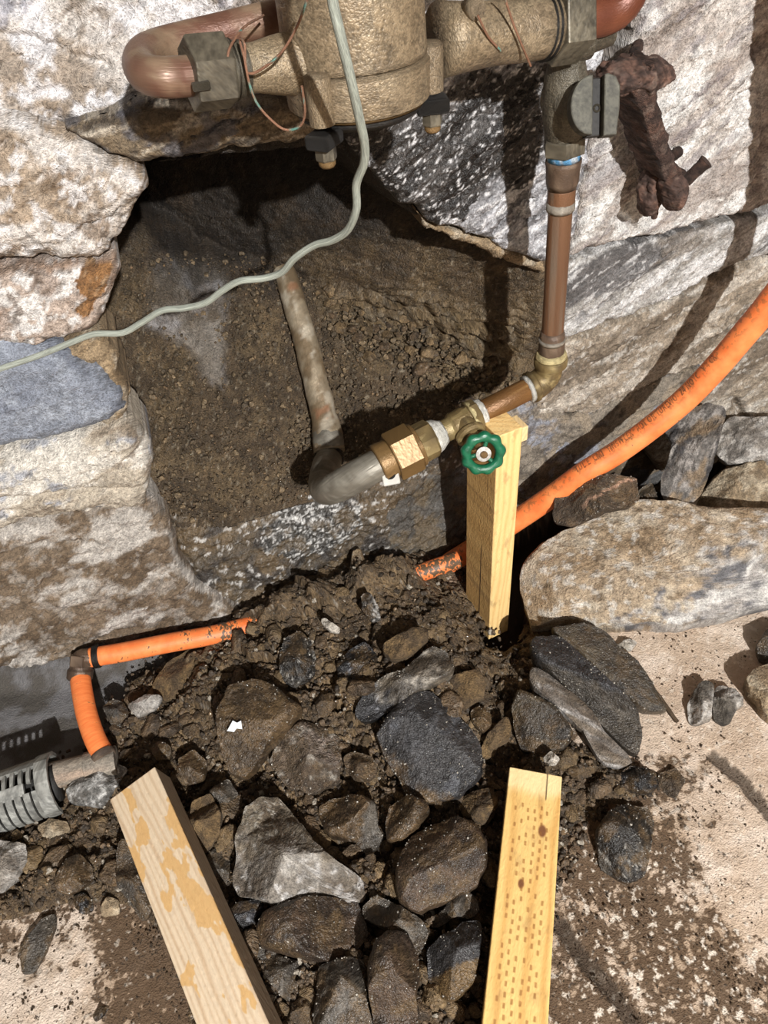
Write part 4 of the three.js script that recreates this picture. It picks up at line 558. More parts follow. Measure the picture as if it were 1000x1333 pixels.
const MS = {
  bronze: style([146, 128, 102], [[[122, 106, 86], 0.05, 0.05, 0.2, 0.6], [[164, 148, 122], 0.02, 0.15, 0.2, 0.5]], { grain: 0.12 }),
  olive: style([104, 97, 83], [[[84, 77, 64], 0.03, 0.1, 0.2, 0.7], [[134, 126, 108], 0.02, 0.2, 0.15, 0.6]], { grain: 0.16 }),
  copper: style([118, 84, 60], [[[94, 68, 50], 0.03, 0.08, 0.2, 0.7, 3], [[168, 122, 88], 0.014, 0.24, 0.12, 0.6], [[120, 112, 100], 0.02, 0.34, 0.1, 0.6]], { bed: [0, 1, 0], grain: 0.1 }),
  redcopper: style([112, 64, 44], [[[94, 52, 38], 0.04, 0.08, 0.2, 0.7]], { grain: 0.07 }),
  dustcopper: style([116, 88, 72], [[[138, 118, 96], 0.03, 0.04, 0.16, 0.75], [[96, 62, 50], 0.03, 0.14, 0.14, 0.7]], { grain: 0.14 }),
  darkcopper: style([98, 80, 66], [[[128, 110, 92], 0.012, 0.12, 0.14, 0.7], [[72, 58, 48], 0.014, 0.1, 0.14, 0.7]], { grain: 0.16 }),
  oldbrass: style([118, 100, 66], [[[86, 72, 50], 0.02, 0.06, 0.16, 0.75], [[160, 142, 98], 0.012, 0.2, 0.12, 0.7]], { grain: 0.14 }),
  brightbrass: style([130, 102, 64], [[[104, 82, 50], 0.016, 0.12, 0.14, 0.7]], { grain: 0.1 }),
  brownbrass: style([128, 90, 50], [[[98, 68, 38], 0.03, 0.06, 0.18, 0.7, 3], [[168, 130, 82], 0.012, 0.3, 0.1, 0.7]], { bed: [0.9, 0.2, 0.2], grain: 0.1 }),
  lead: style([122, 117, 106], [[[98, 92, 82], 0.02, 0.05, 0.16, 0.6, 2], [[150, 146, 134], 0.012, 0.2, 0.12, 0.5, 2]], { bed: [0.8, -0.4, 0.4], grain: 0.1 }),
  oldlead: style([150, 136, 114], [[[110, 92, 68], 0.03, 0.05, 0.14, 0.8, 2], [[186, 176, 158], 0.02, 0.14, 0.12, 0.7, 2], [[150, 100, 70], 0.05, 0.5, 0.08, 0.5]], { bed: [0.3, 0.6, -0.6], grain: 0.22 }),
  black: style([36, 34, 32], [[[60, 56, 50], 0.012, 0.12, 0.12, 0.6]], { grain: 0.25 }),
  rust: style([86, 66, 58], [[[118, 88, 74], 0.016, 0.05, 0.14, 0.75], [[48, 34, 28], 0.02, 0.08, 0.14, 0.75], [[136, 116, 104], 0.012, 0.3, 0.1, 0.6]], { grain: 0.35 }),
  tape: style([214, 212, 204], [[[176, 172, 160], 0.006, 0.12, 0.12, 0.6]], { grain: 0.12, fine: 0.002 }),
  bluetape: style([92, 158, 206], [[[222, 230, 234], 0.004, 0.28, 0.08, 0.8, 4]], { bed: [1, 0.1, 0], grain: 0.1, fine: 0.002 }),
  paste: style([206, 190, 140], [[[150, 132, 90], 0.006, 0.16, 0.12, 0.7]], { grain: 0.2 }),
  solder: style([150, 142, 130], [[[120, 110, 98], 0.006, 0.12, 0.12, 0.7]], { grain: 0.15 }),
  green: style([22, 96, 66], [[[14, 70, 48], 0.01, 0.14, 0.14, 0.6]], { grain: 0.12 }),
  chrome: style([190, 188, 182], [[[140, 132, 118], 0.005, 0.14, 0.12, 0.6]], { grain: 0.1 }),
  cable: style([176, 182, 170], [], { grain: 0.05 }),
  seal: style([142, 104, 82], [[[92, 150, 140], 0.01, 0.3, 0.06, 0.9]], { grain: 0.2 }),
};
MS.twig = style([96, 78, 58], [], { grain: 0.3 });
MS.darkolive = style([86, 84, 74], [[[70, 68, 58], 0.02, 0.1, 0.2, 0.6], [[108, 106, 94], 0.012, 0.2, 0.15, 0.6]], { grain: 0.14 });
MS.drain = style([150, 140, 126], [[[176, 150, 128], 0.03, 0.1, 0.14, 0.7], [[112, 104, 94], 0.02, 0.14, 0.14, 0.7]], { grain: 0.2 });
MS.plastic = style([140, 140, 134], [[[172, 172, 166], 0.008, 0.08, 0.12, 0.7], [[104, 102, 96], 0.016, 0.12, 0.14, 0.7]], { grain: 0.2 });
function painted(g, S, seed = 1) {
  if (!g.attributes.normal) g.computeVertexNormals();
  const p = g.attributes.position, c = new Float32Array(p.count * 3), rgb = [0, 0, 0];
  for (let i = 0; i < p.count; i++) { paint(S, p.getX(i), p.getY(i), p.getZ(i), seed, rgb); c.set(rgb, i * 3); }
  g.setAttribute('color', new THREE.BufferAttribute(c, 3));
  const uv = g.attributes.uv; if (uv) for (let i = 0; i < uv.count; i++) uv.setXY(i, uv.getX(i) * 0.8 + p.getX(i) * 2, uv.getY(i) * 0.8 + p.getY(i) * 2);
  return g;
}
const along = (A, B) => new THREE.Quaternion().setFromUnitVectors(V(0, 1, 0), B.clone().sub(A).normalize());
function turned(A, B, prof, segs = 40) {                      // a solid of revolution from A towards B; prof: [metres from A, radius]
  const pts = [new THREE.Vector2(0.0002, prof[0][0]), ...prof.map(([t, r]) => new THREE.Vector2(r, t)), new THREE.Vector2(0.0002, prof.at(-1)[0])];
  const g = new THREE.LatheGeometry(pts, segs); g.applyQuaternion(along(A, B)); g.translate(A.x, A.y, A.z); return g;
}
function prism(A, B, t0, t1, r, sides = 6, spin = 0, bevel = 0.0015) {   // hexagon nut round the axis A-B
  const s = new THREE.Shape(); for (let i = 0; i < sides; i++) { const a = i / sides * Math.PI * 2 + spin; (i ? s.lineTo : s.moveTo).call(s, (r - bevel) * Math.cos(a), (r - bevel) * Math.sin(a)); } s.closePath();
  const g = new THREE.ExtrudeGeometry(s, { depth: t1 - t0 - 2 * bevel, bevelEnabled: true, bevelThickness: bevel, bevelSize: bevel, bevelSegments: 2 }); g.translate(0, 0, t0 + bevel);
  g.applyQuaternion(new THREE.Quaternion().setFromUnitVectors(V(0, 0, 1), B.clone().sub(A).normalize())); g.translate(A.x, A.y, A.z); return g;
}
const spline = (pts, tension = 0.5) => new THREE.CatmullRomCurve3(pts, false, 'centripetal', tension);
function tube(pts, r, n = 120, sides = 20, caps = true) {     // r may be a function of 0..1
  const c = pts.getPoint ? pts : spline(pts), g = new THREE.TubeGeometry(c, n, 1, sides, false), p = g.attributes.position, ctr = V(0, 0, 0);
  for (let i = 0; i <= n; i++) { c.getPointAt(i / n, ctr); const rr = typeof r === 'function' ? r(i / n) : r; for (let j = 0; j <= sides; j++) { const k = i * (sides + 1) + j; p.setXYZ(k, ctr.x + (p.getX(k) - ctr.x) * rr, ctr.y + (p.getY(k) - ctr.y) * rr, ctr.z + (p.getZ(k) - ctr.z) * rr); } }
  if (!caps) { g.computeVertexNormals(); return g; }
  const disc = (t, flip) => { const q = new THREE.CircleGeometry(typeof r === 'function' ? r(t) : r, sides); q.applyQuaternion(new THREE.Quaternion().setFromUnitVectors(V(0, 0, 1), c.getTangentAt(t).multiplyScalar(flip))); const o = c.getPointAt(t); q.translate(o.x, o.y, o.z); return q; };
  return mergeGeometries([g, disc(0, -1), disc(1, 1)]);
}
function rough(g, amp, size, seed = 1) {                      // push vertices along their normals by noise
  const p = g.attributes.position, n = g.attributes.normal;
  for (let i = 0; i < p.count; i++) { const x = p.getX(i), y = p.getY(i), z = p.getZ(i), d = amp * fbm(x / size + seed, y / size, z / size, 4); p.setXYZ(i, x + n.getX(i) * d, y + n.getY(i) * d, z + n.getZ(i) * d); }
  g.computeVertexNormals(); return g;
}
const merge = (a) => mergeGeometries(a.map((g) => { const q = g.index ? g.toNonIndexed() : g; for (const k of Object.keys(q.attributes)) if (!['position', 'normal', 'uv'].includes(k)) q.deleteAttribute(k); return q; }));
let partSeed = 1;
const piece = (name, g, S, mat, parent, label) => { painted(g, MS[S], partSeed++); lower(g, parent.getWorldPosition(V(0, 0, 0))); const m = mesh(name, g, ME[mat], parent); if (label) m.userData.label = label; return m; };
const solo = (name, g, S, mat, at, label, category) => { painted(g, MS[S], partSeed++); lower(g, at); const m = mesh(name, g, ME[mat]); m.position.copy(at); return thing(m, label, category); };
const zMeter = (px) => 0.2 - 0.0001 * (px - 200), onMeter = (px, py) => atZ(px, py, zMeter(px));

// ---- water meter
{
  const c = V(0.166, 0, 0.172), yS = 0.768, yB = 0.7385, r = 0.0545, root_ = root('water_meter', V(c.x, yB - 0.012, c.z));
  thing(root_, 'round cast bronze water meter hanging on copper pipes above the hole', 'water meter');
  const A = V(c.x, yS, c.z), B = V(c.x, yS + 1, c.z);
  piece('body', rough(turned(A, B, [[0, r - 0.004], [0.001, r - 0.001], [0.004, r - 0.001], [0.03, r - 0.002], [0.05, r - 0.002], [0.06, r - 0.004], [0.064, r - 0.012], [0.085, r - 0.014], [0.09, r - 0.02]], 96), 0.0006, 0.006), 'bronze', 'bronze', root_);
  piece('flange_band', rough(turned(V(c.x, yB, c.z), B, [[0, r - 0.004], [0.002, r], [yS - yB - 0.003, r + 0.001], [yS - yB, r - 0.002]], 96), 0.0006, 0.006), 'bronze', 'bronze', root_);
  piece('bottom_plate', turned(V(c.x, yB - 0.009, c.z), B, [[0, r - 0.012], [0.004, r - 0.006], [0.009, r - 0.004]], 72), 'black', 'black', root_, 'black bottom plate');
  piece('gasket', turned(V(c.x, yB - 0.0012, c.z), B, [[0, r - 0.003], [0.0012, r - 0.003]], 72), 'brightbrass', 'brass', root_);
  const boss = (px, py) => { const e = atZ(px, py, c.z + 0.03), d = V(e.x - c.x, 0, 0), w = clamp(d.x / (r + 0.003), -0.98, 0.98), a = Math.acos(w); return V(c.x + (r + 0.002) * Math.cos(a), yB, c.z + (r + 0.002) * Math.sin(a)); };
  for (const [px, h] of [[412, 0.034], [586, 0.034]]) {
    const o = boss(px, 140);
    piece('bolt_boss', rough(turned(o, o.clone().setY(2), [[0, 0.008], [0.001, 0.0095], [h - 0.002, 0.0095], [h, 0.007]], 24), 0.0005, 0.005), 'bronze', 'bronze', root_);
    const ear = new RoundedBoxGeometry(0.026, 0.011, 0.02, 3, 0.003); ear.rotateY(-Math.atan2(o.z - c.z, o.x - c.x)); ear.translate(o.x, yB - 0.009, o.z); piece('bolt_ear', ear, 'black', 'black', root_);
    const bolt = piece('bolt', merge([prism(o.clone().setY(yB - 0.024), o.clone().setY(1), 0, 0.011, 0.008)]), 'olive', 'bronze', root_); 
    piece('nut', turned(o.clone().setY(yB - 0.029), o.clone().setY(1), [[0, 0.005], [0.002, 0.0065], [0.006, 0.0065]], 20), 'brightbrass', 'brass', bolt).position.set(0, 0, 0);
  }
  // inlet and outlet arms with their union nuts
  const L0 = onMeter(392, 82), L1 = onMeter(240, 98), R0 = onMeter(592, 50), R1 = onMeter(752, 30), dl = L0.distanceTo(L1), dr = R0.distanceTo(R1);
  piece('inlet_spud', rough(turned(L0, L1, [[-0.012, 0.023], [0, 0.0215], [0.02, 0.0185], [0.036, 0.0155], [0.046, 0.0155]], 40), 0.0006, 0.007), 'bronze', 'bronze', root_);
  piece('thread', turned(L0, L1, Array.from({ length: 21 }, (_, i) => [0.043 + i * 0.0007, i % 2 ? 0.0178 : 0.0166]), 40), 'olive', 'bronze', root_);
  const nl = piece('union_nut', merge([prism(L0, L1, dl - 0.031, dl - 0.003, 0.0235, 6, 0.42), turned(L0, L1, [[dl - 0.034, 0.0195], [dl - 0.029, 0.0205]], 32)]), 'olive', 'bronze', root_, 'dull hexagonal union nut at the left');
  piece('lug', (() => { const b = new RoundedBoxGeometry(0.012, 0.005, 0.006, 2, 0.001); const o = onMeter(256, 101).addScaledVector(V(0, 0, 1), 0.0215); b.translate(o.x, o.y, o.z); return b; })(), 'olive', 'bronze', nl).position.set(0, 0, 0);
  piece('outlet_spud', rough(turned(R0, R1, [[-0.014, 0.026], [0, 0.0245], [0.03, 0.0225], [0.052, 0.0225], [0.064, 0.023], [dr - 0.02, 0.0225]], 40), 0.0006, 0.007), 'bronze', 'bronze', root_);
  for (const t of [dr - 0.036, dr - 0.0315]) piece('packing_ring', turned(R0, R1, [[t - 0.0012, 0.0225], [t, 0.0245], [t + 0.0012, 0.0225]], 40), 'black', 'black', root_);
  piece('union_nut', merge([prism(R0, R1, dr - 0.028, dr, 0.0285, 6, 0.15), turned(R0, R1, [[dr - 0.002, 0.022], [dr + 0.003, 0.02]], 32)]), 'olive', 'bronze', root_, 'dull hexagonal union nut at the right');
  const plug = onMeter(604, 6); piece('side_plug', turned(plug.clone().addScaledVector(V(0, 0, 1), 0.012), plug.clone().addScaledVector(V(0.2, 0.05, 1), 0.05), [[0, 0.008], [0.008, 0.008], [0.01, 0.007]], 24), 'bronze', 'bronze', root_);
}
// ---- copper pipe of the meter's inlet: a U-bend round to the back
{
  const pts = [onMeter(262, 97), onMeter(236, 100), atZ(212, 101, 0.198), atZ(192, 97, 0.186), atZ(183, 84, 0.162), atZ(190, 70, 0.138), atZ(212, 60, 0.12), atZ(250, 50, 0.111), atZ(300, 38, 0.106), atZ(385, 16, 0.1), atZ(480, -10, 0.095), atZ(560, -30, 0.07), atZ(620, -45, -0.02)];
  solo('copper_pipe', tube(pts, 0.0125, 140, 28), 'dustcopper', 'copper', pts[0], 'dusty copper pipe curving in a U-bend behind the water meter at the left', 'pipe');
  const q = [onMeter(742, 30), onMeter(765, 24), atZ(790, 18, 0.141), atZ(808, 7, 0.141), atZ(820, -14, 0.141), atZ(826, -60, 0.141), atZ(828, -110, 0.141), V(0.42, 1.1, 0.14), V(0.42, 2.2, 0.14)];
  solo('copper_pipe', tube(q, (t) => 0.0158, 260, 28), 'redcopper', 'copper', q[0], 'glossy reddish copper elbow at the top right of the water meter', 'pipe');
}
// ---- sealing wires
for (const [pts, label] of [
  [[[343, 20, 0.135], [312, 42, 0.195], [297, 70, 0.209], [299, 100, 0.21], [308, 128, 0.204]], 'thin copper seal wire sticking up beside the left union nut'],
  [[[400, 0, 0.24], [384, 40, 0.232], [360, 75, 0.225], [322, 95, 0.212], [318, 55, 0.21], [312, 50, 0.206], [318, 75, 0.214], [325, 110, 0.214], [335, 135, 0.214], [352, 155, 0.214], [372, 169, 0.214], [391, 164, 0.216], [397, 148, 0.22], [393, 112, 0.226]], 'thin copper seal wire, partly green, looping under the left arm of the water meter'],
  [[[622, 20, 0.187], [636, 48, 0.184], [652, 66, 0.18]], 'short dark seal wire across the right arm of the water meter'],
  [[[655, -10, 0.186], [668, 30, 0.184], [680, 60, 0.182], [691, 86, 0.176]], 'rusty seal wire ending in a tag below the right arm of the water meter'],
]) { const w = pts.map((p) => atZ(...p)); solo('seal_wire', tube(w, 0.0009, 60, 6), 'seal', 'copper', w[0], label, 'wire'); }

// ---- stop valve under the right union nut
const zR = 0.125;
const riser = (py) => atZ(735 - (py - 190) * 0.064, py, zR);
{
  const top = atZ(738, 60, zR), bot = riser(197), at = bot.clone(), g = root('stop_valve', at); thing(g, 'grimy brass stop valve with a flat lever head, between the meter and the copper riser', 'valve');
  const h = bot.distanceTo(top);
  piece('body', rough(merge([turned(bot, top, [[0.004, 0.0155], [0.012, 0.0175], [0.02, 0.0185], [0.032, 0.0205], [0.05, 0.021], [0.064, 0.019], [0.074, 0.0165], [h, 0.0165]], 40), turned(atZ(735, 128, zR), atZ(768, 140, zR + 0.04), [[-0.01, 0.019], [0.012, 0.0175], [0.02, 0.015], [0.03, 0.014]], 32)]), 0.0006, 0.007), 'olive', 'bronze', g);
  piece('hexagon_end', prism(bot, top, -0.001, 0.014, 0.0205, 6, 0.2), 'olive', 'bronze', g);
  piece('inlet_tee', merge([turned(atZ(722, 62, 0.13), atZ(722, 62, 0.13).addScaledVector(V(0.98, 0.1, 0), 1), [[0, 0.013], [0.012, 0.0165], [0.03, 0.0165], [0.034, 0.013], [0.052, 0.0115], [0.054, 0.009]], 32)]), 'olive', 'bronze', g);
  const hc = atZ(766, 140, zR + 0.036), hn = toEye(hc).add(V(0.25, 0.1, 0)).normalize(), hx = V(0, 1, 0).cross(hn).normalize(), hy = hn.clone().cross(hx), hm = new THREE.Matrix4().makeBasis(hx, hy, hn);
  const plate = (pts, d0, d1) => { const sh = new THREE.Shape(); pts.forEach(([x, y], i) => (i ? sh.lineTo(x, y) : sh.moveTo(x, y))); sh.closePath(); const e = new THREE.ExtrudeGeometry(sh, { depth: d1 - d0, bevelEnabled: true, bevelSize: 0.0012, bevelThickness: 0.0012, bevelSegments: 2 }); e.translate(0, 0, d0); e.applyMatrix4(hm); e.translate(hc.x, hc.y, hc.z); return e; };
  const arc = []; for (let i = 0; i <= 20; i++) { const a = Math.PI / 2 + i / 20 * Math.PI; arc.push([-0.001 + 0.0165 * Math.cos(a), 0.0215 * Math.sin(a)]); }
  const head = piece('lever_head', plate(arc, 0, 0.014), 'darkolive', 'matt', g);
  piece('lever_web', plate([[-0.002, -0.0225], [0.013, -0.0225], [0.013, 0.02], [-0.002, 0.02]], -0.006, 0.006), 'black', 'matt', head).position.set(0, 0, 0);
  piece('lever_cheek', plate([[0.0105, -0.0235], [0.0195, -0.0235], [0.0215, -0.004], [0.0215, 0.012], [0.018, 0.019], [0.012, 0.0215], [0.0105, 0.021]], -0.004, 0.015), 'darkolive', 'matt', head).position.set(0, 0, 0);
  { const o = hc.clone().addScaledVector(hx, 0.0055).addScaledVector(hy, -0.002).addScaledVector(hn, 0.0076), t = new THREE.TorusGeometry(0.0026, 0.0009, 8, 20); t.applyMatrix4(hm); t.translate(o.x, o.y, o.z); piece('locking_hole', t, 'olive', 'bronze', head).position.set(0, 0, 0); }
  piece('valve_plug', turned(atZ(742, 132, zR), hc, [[0, 0.016], [0.02, 0.014], [0.032, 0.012]], 30), 'olive', 'bronze', g);
}
// ---- copper riser
{
  const b = riser(455), t = riser(205), at = b, L = b.distanceTo(t), g = root('copper_riser', at); thing(g, 'upright brown copper pipe running down the wall to the brass elbow', 'pipe');
  const u = (py) => b.distanceTo(riser(py));
  piece('pipe', turned(b, t, [[0, 0.0122], [L * 0.5, 0.0122], [L, 0.0122]], 32), 'copper', 'copper', g);
  piece('lower_coupling', rough(turned(b, t, [[-0.014, 0.015], [0, 0.015], [u(445), 0.0148], [u(436), 0.0142], [u(430), 0.0128]], 32), 0.0005, 0.006), 'darkcopper', 'copper', g);
  piece('solder_ring', turned(b, t, [[u(442) - 0.003, 0.0148], [u(442), 0.0156], [u(442) + 0.003, 0.0148]], 32), 'solder', 'lead', g);
  piece('sleeve', turned(b, t, [[u(275), 0.0128], [u(270), 0.0138], [u(246), 0.0138], [u(238), 0.0142]], 32), 'copper', 'copper', g);
  piece('solder_ring', rough(turned(b, t, [[u(270) - 0.003, 0.0136], [u(270), 0.0148], [u(262), 0.0142]], 32), 0.0008, 0.004), 'solder', 'lead', g);
  piece('adapter', turned(b, t, [[u(244), 0.0144], [u(236), 0.0158], [u(222), 0.0162], [u(213), 0.0168], [u(212), 0.0172], [u(208), 0.0172], [u(207), 0.015]], 36), 'darkcopper', 'copper', g);
  piece('thread_tape', rough(turned(b, t, [[u(208), 0.0158], [u(200), 0.0154], [u(193), 0.015]], 36), 0.0012, 0.003), 'bluetape', 'matt', g, 'blue and white thread seal tape');
}
// ---- brass elbow, nipple, gate valve, union
const runA = atZ(712, 494, zR), runB = atZ(508, 597, 0.145), runDir = runB.clone().sub(runA).normalize();
const runAt = (px) => { let lo = 0, hi = 0.4; for (let i = 0; i < 40; i++) { const m = (lo + hi) / 2, p = runA.clone().addScaledVector(runDir, m).sub(EYE), x = CX + FOCAL * p.dot(RIGHT) / p.dot(FWD); if (x > px) lo = m; else hi = m; } return lo; };
{
  const up = riser(462), g = root('brass_elbow', runA); thing(g, 'brass pipe elbow with pale sealant rings at the foot of the copper riser', 'pipe elbow');
  const pts = [up, up.clone().lerp(runA, 0.45), runA.clone().addScaledVector(V(0, 1, 0), 0.006).addScaledVector(runDir, 0.001), runA.clone().addScaledVector(runDir, 0.012), runA.clone().addScaledVector(runDir, runAt(694))];
  piece('bend', rough(tube(pts, (t) => 0.0172 - 0.001 * Math.sin(t * 3.14), 60, 28), 0.0005, 0.007), 'oldbrass', 'brass', g);
  const d = riser(400).sub(riser(470)).normalize(), o = riser(472), o2 = o.clone().add(d);
  piece('bead', turned(o, o2, [[-0.004, 0.0168], [-0.002, 0.0195], [0.006, 0.0195], [0.008, 0.017]], 36), 'oldbrass', 'brass', g);
  piece('sealant_ring', rough(turned(o, o2, [[0.007, 0.0176], [0.01, 0.0184], [0.014, 0.0168], [0.016, 0.0152]], 36), 0.001, 0.004), 'paste', 'matt', g, 'pale yellow sealant');
  const t = runAt(693); piece('bead', turned(runA, runB, [[t - 0.004, 0.017], [t - 0.002, 0.0192], [t + 0.003, 0.0192], [t + 0.004, 0.015]], 36), 'oldbrass', 'brass', g);
  piece('sealant_ring', rough(turned(runA, runB, [[t + 0.003, 0.0168], [t + 0.007, 0.0168], [t + 0.0085, 0.0146]], 36), 0.0008, 0.003), 'tape', 'matt', g, 'white sealant');
}
{
  const a = runAt(688), b = runAt(622), at = runA.clone().addScaledVector(runDir, a);
  solo('brass_nipple', turned(runA, runB, [[a - 0.004, 0.0136], [(a + b) / 2, 0.0136], [b, 0.0136]], 32), 'brownbrass', 'brass', at, 'short brown brass pipe resting on the wooden post', 'pipe');
}
{
  const t0 = runAt(628), t1 = runAt(578), tm = runAt(603), c = runA.clone().addScaledVector(runDir, tm), g = root('gate_valve', c); thing(g, 'brass gate valve with a green scalloped handwheel, beside the wooden post', 'valve');
  piece('body', rough(merge([turned(runA, runB, [[t0 + 0.007, 0.016], [t0 + 0.012, 0.0185], [tm - 0.006, 0.017], [tm, 0.018], [tm + 0.006, 0.017], [t1 - 0.012, 0.017], [t1 - 0.008, 0.014], [t1 + 0.004, 0.0135]], 36), prism(runA, runB, t0 + 0.006, t0 + 0.018, 0.0205, 8)]), 0.0005, 0.006), 'oldbrass', 'brass', g);
  piece('sealant_ring', rough(turned(runA, runB, [[t0 - 0.002, 0.0142], [t0, 0.0172], [t0 + 0.008, 0.0178], [t0 + 0.009, 0.015]], 36), 0.0012, 0.004), 'tape', 'matt', g, 'white thread tape');
  piece('sealant_ring', rough(turned(runA, runB, [[t0 + 0.0085, 0.0176], [t0 + 0.017, 0.0212], [t0 + 0.0175, 0.016]], 36), 0.0008, 0.004), 'paste', 'matt', g, 'yellow sealant');
  const W = atZ(629, 590, c.z + 0.05), ax = W.clone().sub(c).normalize();
  piece('bonnet', rough(merge([turned(c, W, [[0.006, 0.0165], [0.016, 0.016], [0.019, 0.0185], [0.023, 0.0185], [0.026, 0.016]], 36), prism(c, W, 0.024, 0.036, 0.0125, 6, 0.3)]), 0.0003, 0.006), 'oldbrass', 'brass', g);
  const L = c.distanceTo(W); piece('stem', turned(c, W, [[0.03, 0.0045], [L + 0.004, 0.0045], [L + 0.006, 0.003]], 16), 'brightbrass', 'brass', g);
  const nrm = ax.clone().multiplyScalar(0.5).add(toEye(W).multiplyScalar(0.8)).normalize(), q = new THREE.Quaternion().setFromUnitVectors(V(0, 0, 1), nrm), place = (x) => { x.applyQuaternion(q); x.translate(W.x, W.y, W.z); return x; };
  const rim = new THREE.TorusGeometry(0.019, 0.0052, 14, 160), p = rim.attributes.position;
  for (let i = 0; i < p.count; i++) { const x = p.getX(i), y = p.getY(i), a = Math.atan2(y, x), rr = Math.hypot(x, y), k = 1 + (rr > 0.019 ? 0.11 : 0.015) * Math.pow(Math.abs(Math.cos(a * 4.5)), 1.6); p.setXYZ(i, x * k, y * k, p.getZ(i) * 1.15); }
  rim.computeVertexNormals();
  const wheel = piece('handwheel', place(rim), 'green', 'enamel', g, 'green handwheel with a scalloped rim');
  for (let k = 0; k < 3; k++) { const a = -0.9 + k * 2.094, s = tube([V(0.005 * Math.cos(a), 0.005 * Math.sin(a), -0.001), V(0.012 * Math.cos(a), 0.012 * Math.sin(a), -0.001), V(0.0185 * Math.cos(a), 0.0185 * Math.sin(a), 0)], 0.0026, 8, 10); piece('spoke', place(s), 'green', 'enamel', wheel).position.set(0, 0, 0); }
  piece('hub', place(turned(V(0, 0, -0.004), V(0, 0, 1), [[0, 0.007], [0.005, 0.0085], [0.007, 0.007]], 28)), 'green', 'enamel', wheel).position.set(0, 0, 0);
  piece('washer', place(turned(V(0, 0, 0.002), V(0, 0, 1), [[0, 0.0088], [0.002, 0.0088]], 28)), 'chrome', 'brass', wheel, 'shiny washer').position.set(0, 0, 0);
  piece('stem_nut', place(turned(V(0, 0, 0.0036), V(0, 0, 1), [[0, 0.0042], [0.003, 0.0042], [0.004, 0.002]], 18)), 'brightbrass', 'brass', wheel).position.set(0, 0, 0);
}
{
  const t0 = runAt(576), t1 = runAt(492), at = runA.clone().addScaledVector(runDir, (t0 + t1) / 2), g = root('brass_union', at); thing(g, 'large brass pipe union joining the gate valve to the grey lead bend', 'pipe union');
  const a = runAt(564), b = runAt(541), c = runAt(510), d = t1;
  piece('tape_collar', rough(turned(runA, runB, [[t0 - 0.002, 0.0142], [t0, 0.0148], [runAt(569), 0.0196], [a, 0.0205], [a + 0.002, 0.018]], 36), 0.0009, 0.003), 'tape', 'matt', g, 'white thread tape');
  piece('tailpiece', rough(merge([turned(runA, runB, [[a, 0.0205], [a + 0.002, 0.0215], [b, 0.0225]], 36), prism(runA, runB, a + 0.001, b, 0.0235, 8, 0.1, 0.002)]), 0.0004, 0.006), 'oldbrass', 'brass', g);
  piece('union_nut', rough(merge([prism(runA, runB, b, c, 0.0295, 6, 0.35, 0.002), turned(runA, runB, [[b - 0.004, 0.0235], [b - 0.003, 0.0262], [b + 0.001, 0.027]], 40)]), 0.0002, 0.006), 'brightbrass', 'brass', g, 'bright hexagonal union nut');
  piece('clamp_ring', turned(runA, runB, [[c - 0.001, 0.022], [c + 0.001, 0.0235], [d - 0.002, 0.0245], [d, 0.021]], 40), 'brightbrass', 'brass', g);
  const tag = new RoundedBoxGeometry(0.02, 0.026, 0.004, 3, 0.0018); const o = atZ(508, 617, at.z + 0.022); tag.applyQuaternion(new THREE.Quaternion().setFromUnitVectors(V(0, 0, 1), toEye(o))); tag.translate(o.x, o.y, o.z);
  const tg = piece('clamp_lug', tag, 'tape', 'brass', g, 'pale clamp lug with a screw'); const s = new THREE.TorusGeometry(0.0048, 0.0016, 10, 24); s.applyQuaternion(new THREE.Quaternion().setFromUnitVectors(V(0, 0, 1), toEye(o))); const o3 = o.clone().addScaledVector(toEye(o), 0.0025); s.translate(o3.x, o3.y, o3.z); piece('screw', s, 'black', 'black', tg).position.set(0, 0, 0);
}
